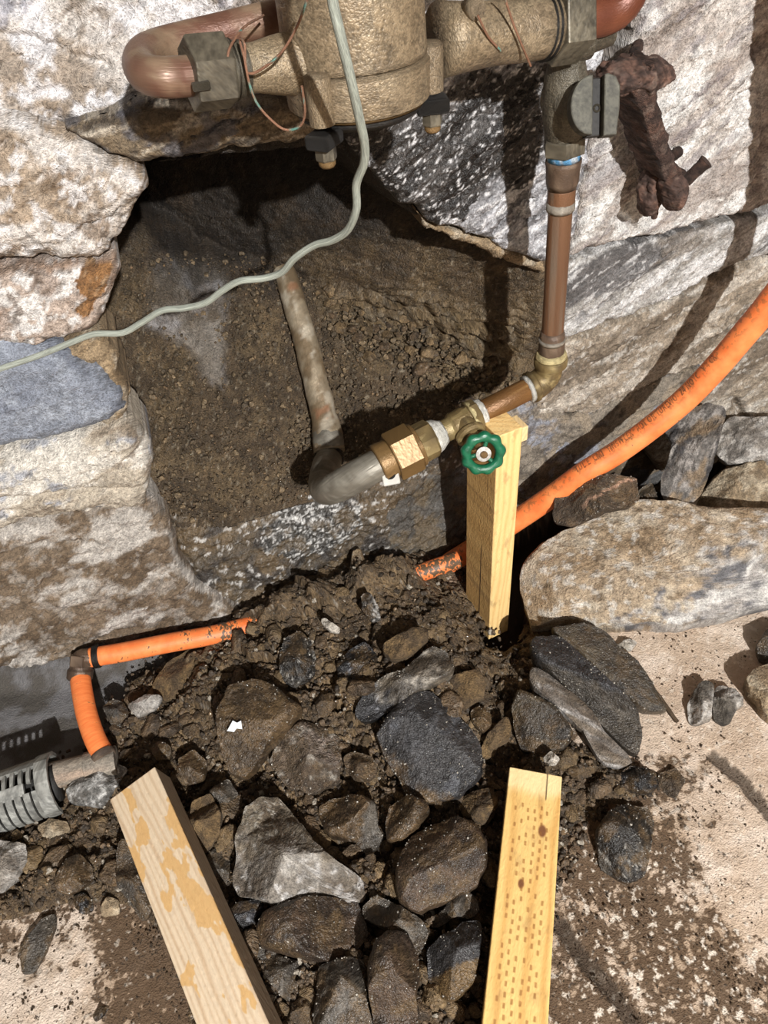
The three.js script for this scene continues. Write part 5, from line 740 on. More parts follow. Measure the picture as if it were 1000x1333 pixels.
// ---- lead service pipe: the bend, its coupling, and the old pipe up the soil bank
{
  const e = runA.clone().addScaledVector(runDir, runAt(496)), j = onBank(428, 598, 0.03);
  const pts = [e.clone().addScaledVector(runDir, -0.012), e, atZ(470, 617, 0.146), atZ(442, 632, 0.138), atZ(425, 638, 0.118), atZ(419, 629, 0.08), atZ(422, 614, 0.05), j];
  solo('lead_bend', rough(tube(pts, (t) => 0.0182 + 0.001 * Math.sin(t * 9), 90, 28), 0.0007, 0.014), 'lead', 'lead', e, 'thick grey lead pipe bend at the left end of the brass fittings', 'pipe');
  const k = onBank(431, 580, 0.028), cp = [onBank(427, 604, 0.03), j, k];
  solo('pipe_coupling', rough(merge([turned(cp[0], k, [[0, 0.015], [0.003, 0.0185], [0.014, 0.019], [0.017, 0.017]], 30), prism(cp[0], k, 0.003, 0.013, 0.0215, 6), ...Array.from({ length: 4 }, (_, i) => turned(cp[0], k, [[0.017 + i * 0.003, 0.0165], [0.0185 + i * 0.003, 0.0185], [0.02 + i * 0.003, 0.0165]], 30))]), 0.0012, 0.006), 'black', 'black', j, 'black corroded coupling joining the lead bend to the old pipe on the soil bank', 'pipe coupling');
  const old = [onBank(429, 588, 0.028), onBank(426, 565, 0.024), onBank(417, 520, 0.021), onBank(408, 485, 0.019), onBank(398, 445, 0.017), onBank(386, 405, 0.015), onBank(376, 372, 0.012), onBank(370, 352, 0.006)];
  const g = root('old_service_pipe', old[1]); thing(g, 'old mud-stained grey pipe running down the soil bank inside the hole', 'pipe');
  piece('pipe', rough(tube(old, (t) => 0.0195 - 0.003 * t + 0.003 * sstep(0.2, 0.05, t), 120, 26), 0.0018, 0.03), 'oldlead', 'lead', g);
  piece('wiped_joint', rough(tube([onBank(430, 588, 0.028), onBank(427.5, 574, 0.026), onBank(425, 562, 0.023)], (t) => 0.0208 + 0.0016 * Math.sin(t * 3.14), 20, 26), 0.001, 0.01), 'lead', 'lead', g, 'bluish grey wiped lead joint');
}
// ---- corroded iron bracket on the wall
{
  const g = root('iron_bracket', atZ(850, 180, 0.06)); thing(g, 'heavily rusted iron bracket hanging on the white stone right of the stop valve', 'bracket');
  // a rusted channel: front edge lit, its hollow side turned to the left
  const edge = [[826, 108], [832, 122], [841, 150], [850, 180], [858, 205], [868, 228], [876, 245], [872, 262]].map(([x, y], i) => atZ(x, y, 0.105 - i * 0.003)), path = spline(edge), n = 110, m = 44, pos = [], uv = [], tri = [];
  for (let i = 0; i <= n; i++) {
    const t = i / n, c = path.getPointAt(t), T = path.getTangentAt(t), out = V(0, 0, 1).addScaledVector(T, -T.z).normalize(), side = T.clone().cross(out).normalize().negate();   // side points right on the wall
    const lip = mix(0.024, 0.014, sstep(0, 0.25, t)) + 0.006 * sstep(0.7, 0.95, t), deep = 0.05, th = 0.006;
    for (let j = 0; j < m; j++) {                             // closed section: a thick L, face to the front and right, web running back to the wall on the left
      const q = j / m; let a, b;
      if (q < 0.25) { a = mix(-lip * 0.3, lip, q / 0.25); b = 0.004 * Math.sin(q / 0.25 * 3.14); } else if (q < 0.4) { a = lip; b = mix(0, -0.03, (q - 0.25) / 0.15); } else if (q < 0.5) { a = mix(lip, lip - th, (q - 0.4) / 0.1); b = -0.03 + 0.02 * (q - 0.4); } else if (q < 0.62) { a = mix(lip - th, 0, (q - 0.5) / 0.12); b = -th; } else if (q < 0.8) { a = mix(0, -lip * 0.2, (q - 0.62) / 0.18); b = mix(-th, -deep, (q - 0.62) / 0.18); } else { a = mix(-lip * 0.2 - th, -lip * 0.3, (q - 0.8) / 0.2); b = mix(-deep, 0, (q - 0.8) / 0.2); }
      const p = c.clone().addScaledVector(side, a).addScaledVector(out, b), k = 0.0036 * fbm(p.x / 0.02, p.y / 0.02, p.z / 0.02, 4) + 0.0012 * ridged(p.x / 0.02, p.y / 0.02, 4, 3);
      p.addScaledVector(side, k).addScaledVector(out, k * 0.6); pos.push(p.x, p.y, p.z); uv.push(t * 2, q);
    }
  }
  for (let i = 0; i < n; i++) for (let j = 0; j < m; j++) { const a = i * m + j, b = i * m + (j + 1) % m; tri.push(a, b, b + m, a, b + m, a + m); }
  for (const [i, f] of [[0, 1], [n, 0]]) { const c = path.getPointAt(i / n).add(V(0, 0, -0.02)), k = pos.length / 3; pos.push(c.x, c.y, c.z); uv.push(0, 0); for (let j = 0; j < m; j++) { const a = i * m + j, b = i * m + (j + 1) % m; f ? tri.push(k, b, a) : tri.push(k, a, b); } }
  const body = new THREE.BufferGeometry(); body.setAttribute('position', new THREE.Float32BufferAttribute(pos, 3)); body.setAttribute('uv', new THREE.Float32BufferAttribute(uv, 2)); body.setIndex(tri); body.computeVertexNormals();
  piece('strap', body, 'rust', 'iron', g);
  const lump = (px, py, z, r, sx, sy, sz, rz, amp, seed) => { const q = mergeVertices(new THREE.IcosahedronGeometry(r, 14).deleteAttribute('uv').deleteAttribute('normal')); q.scale(sx, sy, sz); q.rotateZ(rz); const o = atZ(px, py, z); q.translate(o.x, o.y, o.z); q.computeVertexNormals(); q.setAttribute('uv', new THREE.Float32BufferAttribute(new Float32Array(q.attributes.position.count * 2), 2)); return rough(q, amp, 0.015, seed); };
  piece('top_flange', lump(826, 97, 0.082, 0.023, 1.65, 0.62, 1.35, -0.05, 0.006, 3), 'rust', 'iron', g);
  piece('hook', rough(tube([atZ(831, 58, 0.03), atZ(828, 72, 0.045), atZ(832, 90, 0.07)], (t) => 0.0055 + 0.003 * t, 24, 12), 0.003, 0.01), 'rust', 'iron', g);
  piece('foot', lump(874, 247, 0.084, 0.0165, 0.8, 1.4, 1.5, 0.2, 0.003, 5), 'rust', 'iron', g);
  piece('web_plate', lump(846, 250, 0.06, 0.02, 0.7, 1.4, 0.9, 0.1, 0.005, 8), 'rust', 'iron', g);
  piece('prong', rough(tube([atZ(880, 240, 0.088), atZ(896, 232, 0.09), atZ(908, 221, 0.094), atZ(920, 210, 0.098)], (t) => 0.0095 - 0.003 * Math.sin(t * 2.6), 30, 14), 0.0008, 0.006), 'rust', 'iron', g);
  piece('bolt', rough(turned(atZ(872, 206, 0.05), atZ(884, 197, 0.06), [[0, 0.006], [0.014, 0.006], [0.016, 0.005]], 16), 0.0006, 0.004), 'rust', 'iron', g);
  piece('tip', rough(tube([atZ(846, 258, 0.066), atZ(852, 272, 0.06), atZ(851, 283, 0.055)], (t) => 0.008 - 0.005 * t, 16, 10), 0.002, 0.008), 'rust', 'iron', g);
}
// ---- grey cable
{
  const pts = [[433, -190, 0.32], [430, -90, 0.322], [431, -40, 0.32], [433, 0, 0.315], [443, 45, 0.31], [456, 100, 0.3], [467, 150, 0.285], [475, 190, 0.27], [474, 212, 0.26], [464, 240, 0.245], [464, 272, 0.235], [452, 300, 0.22], [432, 313, 0.205], [410, 319, 0.19], [384, 336, 0.175], [366, 355, 0.16], [345, 362, 0.15], [312, 366, 0.14], [290, 378, 0.13], [268, 394, 0.12], [240, 401, 0.11], [212, 404, 0.1], [186, 419, 0.09], [160, 433, 0.082], [122, 435, 0.07], [92, 446, 0.062], [50, 463, 0.055], [0, 480, 0.05], [-60, 500, 0.05]].map((p) => atZ(...p));
  solo('cable', tube(pts, 0.0031, 300, 12), 'cable', 'matt', pts[14], 'pale grey-green cable hanging in front of the meter and across the hole', 'cable');
}
// ---- orange pipe
{
  const W = 2048, H = 128, PX = [[585, 733, 0.05], [632, 704, 0.062], [676, 675, 0.075], [720, 645, 0.088], [760, 616, 0.098], [805, 588, 0.106], [850, 555, 0.114], [892, 520, 0.12], [930, 481, 0.126], [965, 440, 0.132], [1000, 398, 0.138], [1040, 342, 0.142], [1072, 270, 0.145], [1092, 180, 0.145], [1100, 80, 0.14], [1104, -40, 0.13]];
  const mainPath = PX.map((q) => atZ(...q)), mainTube = tube(mainPath, 0.0166, 200, 28), ring = 70, P3 = mainTube.attributes.position, dirOf = (j) => V(P3.getX(ring * 29 + j), P3.getY(ring * 29 + j), P3.getZ(ring * 29 + j)).sub(spline(mainPath).getPointAt(ring / 200)).normalize();
  const want = toEye(spline(mainPath).getPointAt(ring / 200)).multiplyScalar(0.75).addScaledVector(RIGHT, -0.5).addScaledVector(UP, 0.45).normalize(); let bestJ = 0; for (let j = 0; j < 28; j++) if (dirOf(j).dot(want) > dirOf(bestJ).dot(want)) bestJ = j;
  const rises = dirOf((bestJ + 1) % 28).sub(dirOf(bestJ)).dot(RIGHT.clone().multiplyScalar(-1).add(UP)) > 0, textRow = Math.round(bestJ / 28 * H);
  const cv = document.createElement('canvas'); cv.width = W; cv.height = H; const x = cv.getContext('2d');
  x.fillStyle = '#fff'; x.fillRect(0, 0, W, H); x.fillStyle = '#000'; x.font = 'bold 19px sans-serif'; x.textBaseline = 'middle';
  x.fillText('TUL E  CMI   TINSTFLEX   ADT OR TUREWO   24 NOYC   Y 4 CX', 560, H / 2);
  const im = x.getImageData(0, 0, W, H).data, rgb = [0, 0, 0];
  const ink = (i, j) => { let d = j - textRow; d = ((d + H / 2) % H + H) % H - H / 2; const row = Math.round(H / 2 + (rises ? -d : d)); return 1 - im[(clamp(row, 0, H - 1) * W + clamp(i, 0, W - 1)) * 4] / 255; };
  const skin = (dirt0, text, far) => dataTexture(W, H, (i, j) => {
    const u = i / W * 0.9, a = j / H * 6.283, n = fbm(u / 0.02, Math.cos(a) * 0.7, Math.sin(a) * 0.7, 4), n2 = fbm(u / 0.005, Math.cos(a) * 2.6, Math.sin(a) * 2.6, 3);
    let c = [236, 130, 70]; c = c.map((v, k) => v + [6, 12, 10][k] * n * 2);
    const dirt = far === undefined ? dirt0 : mix(dirt0, far, sstep(0.6, 0.84, i / W)), s = sstep(0.5 - dirt, 0.62 - dirt, 0.6 * n + 0.6 * n2); c = c.map((v, k) => mix(v, [86, 70, 52][k], s * 0.95));
    if (text) { const t = ink(i, j) * (0.35 + 0.35 * sstep(-0.2, 0.15, n2)); c = c.map((v, k) => mix(v, [70, 46, 34][k], t)); const e = sstep(0.12, 0.2, n2) * sstep(0.6, 1, Math.cos(a - textRow / H * 6.283)) * 0.4; c = c.map((v, k) => mix(v, [120, 80, 50][k], e)); }
    return c.map((v) => clamp(v, 0, 255));
  }, true);
  const pm = (t) => new THREE.MeshStandardMaterial({ map: t, roughness: 0.5, bumpMap: grainBump, bumpScale: 0.0002, side: THREE.DoubleSide });
  const clean = pm(skin(-0.12, true)), dirty = pm(skin(0.55, false, 0.06));
  const oz = (p, n) => p.map((q) => atZ(...q));
  const main = mainPath;
  const mk = (pts, r, mat, at, name, label) => { const g = tube(pts, r, 200, 28); lower(g, at); const m = mesh(name, g, mat); m.position.copy(at); return thing(m, label, 'pipe'); };
  const mainPipe = mk(main, 0.0166, clean, main[4], 'orange_pipe', 'smooth orange plastic pipe with faded black print, curving down the wall at the right');
  { const e = main.at(-1), u = main.at(-2), d = e.clone().sub(u).normalize(), up = tube([e.clone().addScaledVector(d, -0.004), e.clone().addScaledVector(d, 0.05), V(e.x + 0.01, e.y + 0.25, 0.1), V(e.x + 0.01, 1.5, 0.09), V(e.x + 0.01, 2.2, 0.09)], 0.0166, 60, 28); lower(up, mainPipe.position); mesh('upper_length', up, pm(skin(-0.12, false)), mainPipe); }
  const buried = [atY(598, 728, 0.05), atY(570, 738, 0.052), atY(540, 748, 0.045), atY(500, 758, 0.04), atY(450, 778, 0.048), atY(400, 797, 0.046), atY(335, 812, 0.046), atY(280, 826, 0.056), atY(220, 837, 0.06), atY(160, 849, 0.062), atY(118, 856, 0.064)];
  const g = root('orange_pipe', buried[7]); thing(g, 'mud-splashed orange pipe coming out of the soil heap, with a black clamp and an elbow', 'pipe');
  const t = tube(buried, 0.0138, 220, 28); lower(t, g.position); mesh('pipe', t, dirty, g);
  const A = buried[10], B = buried[9];
  piece('hose_clamp', merge([turned(A, B, [[0.004, 0.0142], [0.0045, 0.0158], [0.0125, 0.0158], [0.013, 0.0142]], 32)]), 'black', 'black', g, 'black ribbed hose clamp');
  for (let k = 0; k < 5; k++) piece('clamp_rib', turned(A, B, [[0.005 + k * 0.0015, 0.0157], [0.0055 + k * 0.0015, 0.0164], [0.006 + k * 0.0015, 0.0157]], 32), 'black', 'black', g);
  const e0 = atY(106, 858, 0.066), e1 = atY(104, 880, 0.05);
  piece('elbow_fitting', rough(merge([tube([A.clone().lerp(B, 0.02), e0, e1.clone().lerp(e0, 0.4)], 0.0135, 30, 22), turned(e1, e0, [[-0.006, 0.0145], [-0.003, 0.0172], [0.008, 0.0172], [0.011, 0.015], [0.02, 0.0145]], 30), prism(e1, e0, 0.014, 0.03, 0.0165, 6)]), 0.0012, 0.007), 'darkcopper', 'brass', g, 'corroded brown elbow fitting');
  const low = [atY(104, 878, 0.052), atY(107, 900, 0.05), atY(113, 930, 0.047), atY(123, 960, 0.042), atY(135, 984, 0.036)];
  const lp = tube(low, 0.0138, 60, 26); lower(lp, g.position); mesh('lower_pipe', lp, pm(skin(0.02, false)), g);
  piece('end_ring', turned(low[4], low[3], [[-0.004, 0.0145], [0, 0.0158], [0.004, 0.0158], [0.005, 0.014]], 28), 'darkcopper', 'matt', g);
}
// ---- grey drain pipe and ribbed fitting at the left edge
{
  const a = atY(60, 1012, 0.03), b = atY(152, 990, 0.022), g = solo('drain_pipe', rough(merge([turned(a, b, [[0, 0.0175], [a.distanceTo(b) * 0.55, 0.0175], [a.distanceTo(b) * 0.56, 0.0195], [a.distanceTo(b), 0.0195]], 32)]), 0.001, 0.012), 'drain', 'matt', a, 'dusty grey-brown plastic pipe stub joining the ribbed fitting to the orange pipe', 'pipe');
  const A = atY(-60, 1066, 0.028), B = atY(76, 1018, 0.028), L = A.distanceTo(B), r0 = root('ribbed_fitting', B); thing(r0, 'grey ribbed and slotted plastic fitting at the left edge of the picture', 'pipe fitting');
  const ax = B.clone().sub(A).normalize(), side = ax.clone().cross(V(0, 1, 0)).normalize(), fan = (h0, h1, r, t0, t1, n = 10) => { const s = new THREE.Shape(); for (let i = 0; i <= n; i++) { const q = mix(h0, h1, i / n); (i ? s.lineTo : s.moveTo).call(s, r * Math.cos(q), r * Math.sin(q)); } for (let i = n; i >= 0; i--) { const q = mix(h0, h1, i / n); s.lineTo((r - 0.005) * Math.cos(q), (r - 0.005) * Math.sin(q)); } const e = new THREE.ExtrudeGeometry(s, { depth: t1 - t0, bevelEnabled: false }); e.translate(0, 0, -t1); e.applyMatrix4(new THREE.Matrix4().makeBasis(side, V(0, 1, 0).addScaledVector(ax, -ax.y).normalize(), ax.clone().negate())); e.translate(A.x, A.y, A.z); return e; };
  piece('inner_tube', turned(A, B, [[0, 0.024], [L, 0.024]], 32), 'black', 'matt', r0);
  piece('upper_band', fan(1.9, 2.5, 0.038, 0, L - 0.004), 'plastic', 'matt', r0); piece('middle_band', fan(0.95, 1.35, 0.038, 0, L - 0.03), 'plastic', 'matt', r0);
  piece('end_collar', fan(-0.3, 3.4, 0.0405, L - 0.016, L), 'plastic', 'matt', r0);
  for (let k = 0; k < 13; k++) { const t = L - 0.026 - k * 0.0098; if (t < 0.004) break; piece('slot_bar', fan(1.3, 1.95, 0.0375, t, t + 0.0045, 6), 'plastic', 'matt', r0); }
  for (let k = 0; k < 13; k++) { const t = L - 0.022 - k * 0.0105; if (t < 0.004) break; const e = fan(-0.3, 1.0, 0.0385, t, t + 0.0078, 8); e.translate(-ax.x * 0.0, 0, 0); piece('rib', e, 'plastic', 'matt', r0); }
}
// ================================================================ lumber
function woodTexture(o) {                                     // across: 0..0.8 unfolds top, right side, bottom, left side; 0.8..1 is the cut end
  const W = 320, H = 1280, L = o.length, per = 2 * (o.w + o.t);
  return dataTexture(W, H, (i, j) => {
    const z = j / H * L;
    let s, dep, end = false;
    if (i >= W * 0.8) { end = true; s = ((i / W - 0.8) / 0.2 - 0.5) * o.w; dep = (j / H) * o.t; }
    else { const q = i / (W * 0.8) * per; if (q < o.w) { s = q - o.w / 2; dep = 0; } else if (q < o.w + o.t) { s = o.w / 2; dep = q - o.w; } else if (q < 2 * o.w + o.t) { s = o.w / 2 - (q - o.w - o.t); dep = o.t; } else { s = -o.w / 2; dep = per - q; } }
    let push = 0, kn = 0;
    for (const [ks, kz, kr] of o.knots ?? []) { const d = Math.hypot((s - ks) / kr, (z - kz) / (kr * 1.6)); if (!end && dep < 0.004) { push += 0.006 * Math.exp(-d * d * 0.25) * (s > ks ? 1 : -1); kn = Math.max(kn, sstep(1.1, 0.6, d)); } }
    const wob = 0.006 * fbm(z / 0.25, s / 0.1, o.seed, 3), r = Math.hypot(s + push + (o.pith ?? 0.01) + wob + (end ? 0 : 0.04 * (z / L) * (o.drift ?? 0.3)), dep + (o.deep ?? 0.03));
    const ph = r / (o.ring ?? 0.0042) + 0.55 * noise(r / 0.011, o.seed, 2) + 0.25 * noise(z / 0.06, s / 0.012, o.seed), ring = Math.pow(0.5 + 0.5 * Math.sin(ph * 6.283), 2.2);
    const fine = noise(s / 0.0007, z / 0.02, o.seed) * 0.5 + noise(s / 0.0016, z / 0.05, 4) * 0.5;
    let c = o.light.map((v, k) => mix(v, o.dark[k], ring * (0.3 + 0.35 * clamp(0.5 + noise(r / 0.009, 3, o.seed)))) * (1 + 0.06 * fine));
    if (o.stainShade && !end) { const a = o.stainShade(s, z, dep, fbm(s / 0.02, z / 0.05, o.seed + 2, 4)); c = c.map((v, k) => mix(v, o.stainShadeColour[k], a)); }
    if (o.dirt) { const a = o.dirt * sstep(0.2, 0.6, fbm(s / 0.012, z / 0.03, o.seed + 5, 4)); c = c.map((v, k) => mix(v, [120, 92, 60][k], a)); }
    if (kn) c = c.map((v, k) => mix(v, [60, 34, 20][k], sstep(0.75, 1, kn) * 0.5)), c = c.map((v, k) => mix(v, [112, 66, 36][k], kn * 0.85));
    if (o.marks && !end && dep < 0.002) { const a = o.marks(s, z); c = c.map((v, k) => mix(v, [132, 86, 38][k], a)); }
    if (o.crack && !end) { const a = o.crack(s, z, dep); c = c.map((v, k) => mix(v, [40, 26, 14][k], a)); }
    return c.map((v) => clamp(v, 0, 255));
  }, true);
}
function lumber(w, t, L, tex) {                               // top at y = 0, length along +z from 0
  const g = new RoundedBoxGeometry(w, t, L, 3, 0.0016); const p = g.attributes.position, n = g.attributes.normal, uv = g.attributes.uv, per = 2 * (w + t);
  for (let i = 0; i < p.count; i++) {
    const x = p.getX(i), y = p.getY(i), z = p.getZ(i), ax = Math.abs(n.getX(i)), ay = Math.abs(n.getY(i)), az = Math.abs(n.getZ(i)), face = Math.floor(i / (p.count / 6));
    if (face >= 4) uv.setXY(i, 0.805 + 0.19 * (x / w + 0.5), 0.5 - y / t * 0.5);
    else { let q; if (face === 2) q = x + w / 2; else if (face === 0) q = w + (t / 2 - y); else if (face === 3) q = w + t + (w / 2 - x); else q = 2 * w + t + (y + t / 2); uv.setXY(i, clamp(q / per, 0.001, 0.999) * 0.8, (z + L / 2) / L); }
  }
  g.translate(0, -t / 2, L / 2);
  return g;
}
const woodMat = (tex, bump = 0.0006) => new THREE.MeshStandardMaterial({ map: tex, roughness: 0.72, bumpMap: grainBump, bumpScale: bump, side: THREE.DoubleSide });
function layPlank(name, M0, M1, w, t, L, rollAngle, tex, label) {
  const z = M1.clone().sub(M0).normalize(), x0 = V(0, 1, 0).cross(z).normalize(), y0 = z.clone().cross(x0), x = x0.multiplyScalar(Math.cos(rollAngle)).addScaledVector(y0, Math.sin(rollAngle)), y = z.clone().cross(x);
  const m = mesh(name, lumber(w, t, L, tex), woodMat(tex)); m.position.copy(M0); m.quaternion.setFromRotationMatrix(new THREE.Matrix4().makeBasis(x, y, z));
  return thing(m, label, 'plank');
}
layPlank('wooden_plank', atY(172, 1019, 0.088), atY(302, 1333, 0.088), 0.062, 0.04, 0.62, 0.22, woodTexture({
  length: 0.62, w: 0.062, t: 0.04, seed: 3, light: [210, 190, 162], dark: [178, 148, 116], ring: 0.0056, pith: -0.045, deep: 0.04, drift: -0.5,
  stainShadeColour: [200, 158, 100], stainShade: (s, z, d, f) => (d > 0.003 ? (s > 0 ? 0 : 0.2) : 0.85 * sstep(0.02, 0.1, f + 0.16 * sstep(0.05, 0.09, z) * sstep(0.25, 0.17, z) + (s > 0.005 ? 0.18 : -0.1) * sstep(0.04, 0.1, z) * sstep(0.3, 0.2, z) - 0.2)), crack: (s, z, d) => (d > 0.0015 && s > 0.03 ? 0.35 : 0),  // crack here only darkens the whole right side face
}), 'pale pinkish plank with amber stains, leaning on the rubble heap at the left');
{
  const marks = (s, z) => { let a = 0; for (const c of [-0.019, -0.012, -0.005, 0.003, 0.010, 0.017]) { const zz = z / 0.0095 + (Math.round(c * 1000) % 2 ? 0.5 : 0), k = Math.floor(zz), f = zz - k - 0.5; if (z < 0.04 || hash2(k, Math.round(c * 1000)) < (z < 0.26 ? 0.3 : 0.75)) continue; a = Math.max(a, sstep(0.0016, 0.0008, Math.abs(s - c - 0.0012 * (hash2(k, 7) - 0.5) + 0.0008 * noise(z / 0.03, c * 90, 1))) * sstep(0.32, 0.18, Math.abs(f + 0.1 * (hash2(k, 3) - 0.5)))); } return a * 0.6; };
  layPlank('wooden_plank', atY(697.5, 1004, 0.072), atY(670.5, 1333, 0.072), 0.061, 0.04, 0.56, -0.03, woodTexture({
    length: 0.56, w: 0.061, t: 0.04, seed: 8, light: [224, 186, 116], dark: [182, 126, 60], ring: 0.0058, pith: 0.004, deep: 0.045, drift: 0.1, knots: [[0.012, 0.068, 0.005], [-0.006, 0.128, 0.0036]], marks, dirt: 0.2,
    stainShadeColour: [240, 218, 168], stainShade: (s, z, d, f) => 0.75 * sstep(0.035, 0.015, z + 0.01 * f), crack: (s, z, d) => (d < 0.002 ? 0.8 * sstep(0.0008, 0.0004, Math.abs(s - 0.0135 - 0.04 * Math.max(0, z - 0.02) * 0)) * sstep(0.034, 0.03, z) : d > 0.002 ? 0.35 : 0),  // crack: a split at the end, and side faces darkened all over
  }), 'yellow plank with rows of punched marks and two knots, right of the rubble heap');
}
{
  const c0 = atZ(648, 569, 0.18), r0 = atY(681, 556, c0.y), d1 = r0.clone().sub(c0), w1 = d1.length(); d1.normalize();
  const d2 = V(0, 1, 0).cross(d1).normalize().negate(); if (d2.z > 0) d2.negate();
  const w2 = 0.068, L = c0.y + 0.03, tex = woodTexture({ length: L, w: w1, t: w2, seed: 12, light: [230, 196, 134], dark: [206, 160, 96], ring: 0.0048, pith: 0.03, deep: 0.05, drift: 0.5, dirt: 0.3, stainShadeColour: [176, 132, 74], stainShade: (s, z, d, f) => (d > 0.002 ? 0.45 + 0.4 * f : 0.1 * f),  // side faces tinted darker: their shade put into the wood colour
    crack: (s, z, d) => (d > 0.004 && d < w2 - 0.004 ? 0.9 * sstep(0.0013, 0.0007, Math.abs(d - 0.026 - 0.004 * (z / L))) * sstep(0.2, 0.23, z) + 0.5 * sstep(0.0006, 0.0003, Math.abs(d - 0.018)) * sstep(0.05, 0.02, Math.abs(z - 0.07)) : 0) });
  // built lying along +z with its narrow front face on top, then stood up: z runs down, the front face looks along d1 x up
  const g = lumber(w1, w2, L, tex), front = d2.clone().negate(), m = mesh('wooden_post', g, woodMat(tex));
  m.position.copy(c0).addScaledVector(d1, w1 / 2); m.quaternion.setFromRotationMatrix(new THREE.Matrix4().makeBasis(d1, front, V(0, -1, 0).multiplyScalar(d1.clone().cross(front).y < 0 ? 1 : -1)));
  thing(m, 'upright wooden post propping up the short brass pipe', 'post');
  const block = (name, px, py, z, w, h, d, label, col, yawA) => { const t = woodTexture({ length: d, w, t: h, seed: 30 + Math.round(px), light: col, dark: col.map((v) => v * 0.85), ring: 0.004, pith: 0.02, deep: 0.02 }), q = mesh(name, lumber(w, h, d, t), woodMat(t)); q.position.copy(atZ(px, py, z)); q.rotation.y = yawA; return thing(q, label, 'wood block'); };
  const ang = Math.atan2(-d1.z, d1.x);
  block('wood_block', 658, 545, 0.135, 0.032, 0.022, 0.026, 'small pale wood block on top of the post, wedged under the brass pipe', [236, 206, 152], ang);
  block('wood_shim', 628, 550, 0.142, 0.014, 0.022, 0.03, 'little whitish wood shim between the gate valve and the post top', [238, 226, 200], ang + 0.5);
}
// ================================================================ small things in the heap
{
  const p = [V(0, 0, 0)], at = atY(305, 945, heapHeight(atY(305, 945, 0.05).x, atY(305, 945, 0.05).z) + 0.055);
  const s = new THREE.Shape(); [[-0.009, -0.003], [-0.004, 0.002], [0.0, 0.006], [0.004, 0.002], [0.009, 0.003], [0.008, -0.006], [0.002, -0.003], [-0.002, -0.006]].forEach(([x, y], i) => (i ? s.lineTo(x, y) : s.moveTo(x, y)));
  const g = new THREE.ExtrudeGeometry(s, { depth: 0.0012, bevelEnabled: true, bevelSize: 0.0006, bevelThickness: 0.0006, bevelSegments: 1 }); g.rotateX(-1.1);
  const m = mesh('paper_scrap', g, new THREE.MeshStandardMaterial({ color: 0xe6ecf0, roughness: 0.8 })); m.position.copy(at); thing(m, 'torn scrap of white paper lying on the mud-coated rock', 'scrap');
  const st = [atY(812, 846, 0.012), atY(835, 876, 0.01), atY(858, 906, 0.008), atY(882, 940, 0.005)];
  solo('stick', rough(tube(st, (t) => 0.0032 - 0.0006 * t, 40, 10), 0.0008, 0.008), 'twig', 'matt', st[0], 'thin brown stick lying on the floor right of the slate slabs', 'stick');
}
// clods: six shapes, many copies
const clodShapes = Array.from({ length: 6 }, (_, k) => {
  let g = mergeVertices(new THREE.IcosahedronGeometry(1, 5).deleteAttribute('normal').deleteAttribute('uv')); const p = g.attributes.position, col = [], uv = [], rnd = mulberry(900 + k), pl = Array.from({ length: 9 }, () => [V(rnd() - 0.5, rnd() - 0.5, rnd() - 0.5).normalize(), 0.55 + 0.3 * rnd()]), rgb = [0, 0, 0];
  for (let i = 0; i < p.count; i++) {
    const v = V(p.getX(i), p.getY(i), p.getZ(i)); for (const [n, d] of pl) { const q = v.dot(n); if (q > d) v.addScaledVector(n, d - q); }
    v.multiplyScalar(1 + 0.22 * fbm(v.x * 1.6 + k * 7, v.y * 1.6, v.z * 1.6, 4)); v.y *= 0.72; p.setXYZ(i, v.x, v.y, v.z);
    paint(k % 2 ? RS.clodlight : RS.muddy, v.x * 0.012, v.y * 0.012, v.z * 0.012, k, rgb); col.push(...rgb); uv.push(v.x * 0.08 + v.y * 0.03, v.z * 0.08 + v.y * 0.04);
  }
  g.setAttribute('color', new THREE.Float32BufferAttribute(col, 3)); g.setAttribute('uv', new THREE.Float32BufferAttribute(uv, 2)); g.computeVertexNormals(); return g;
});
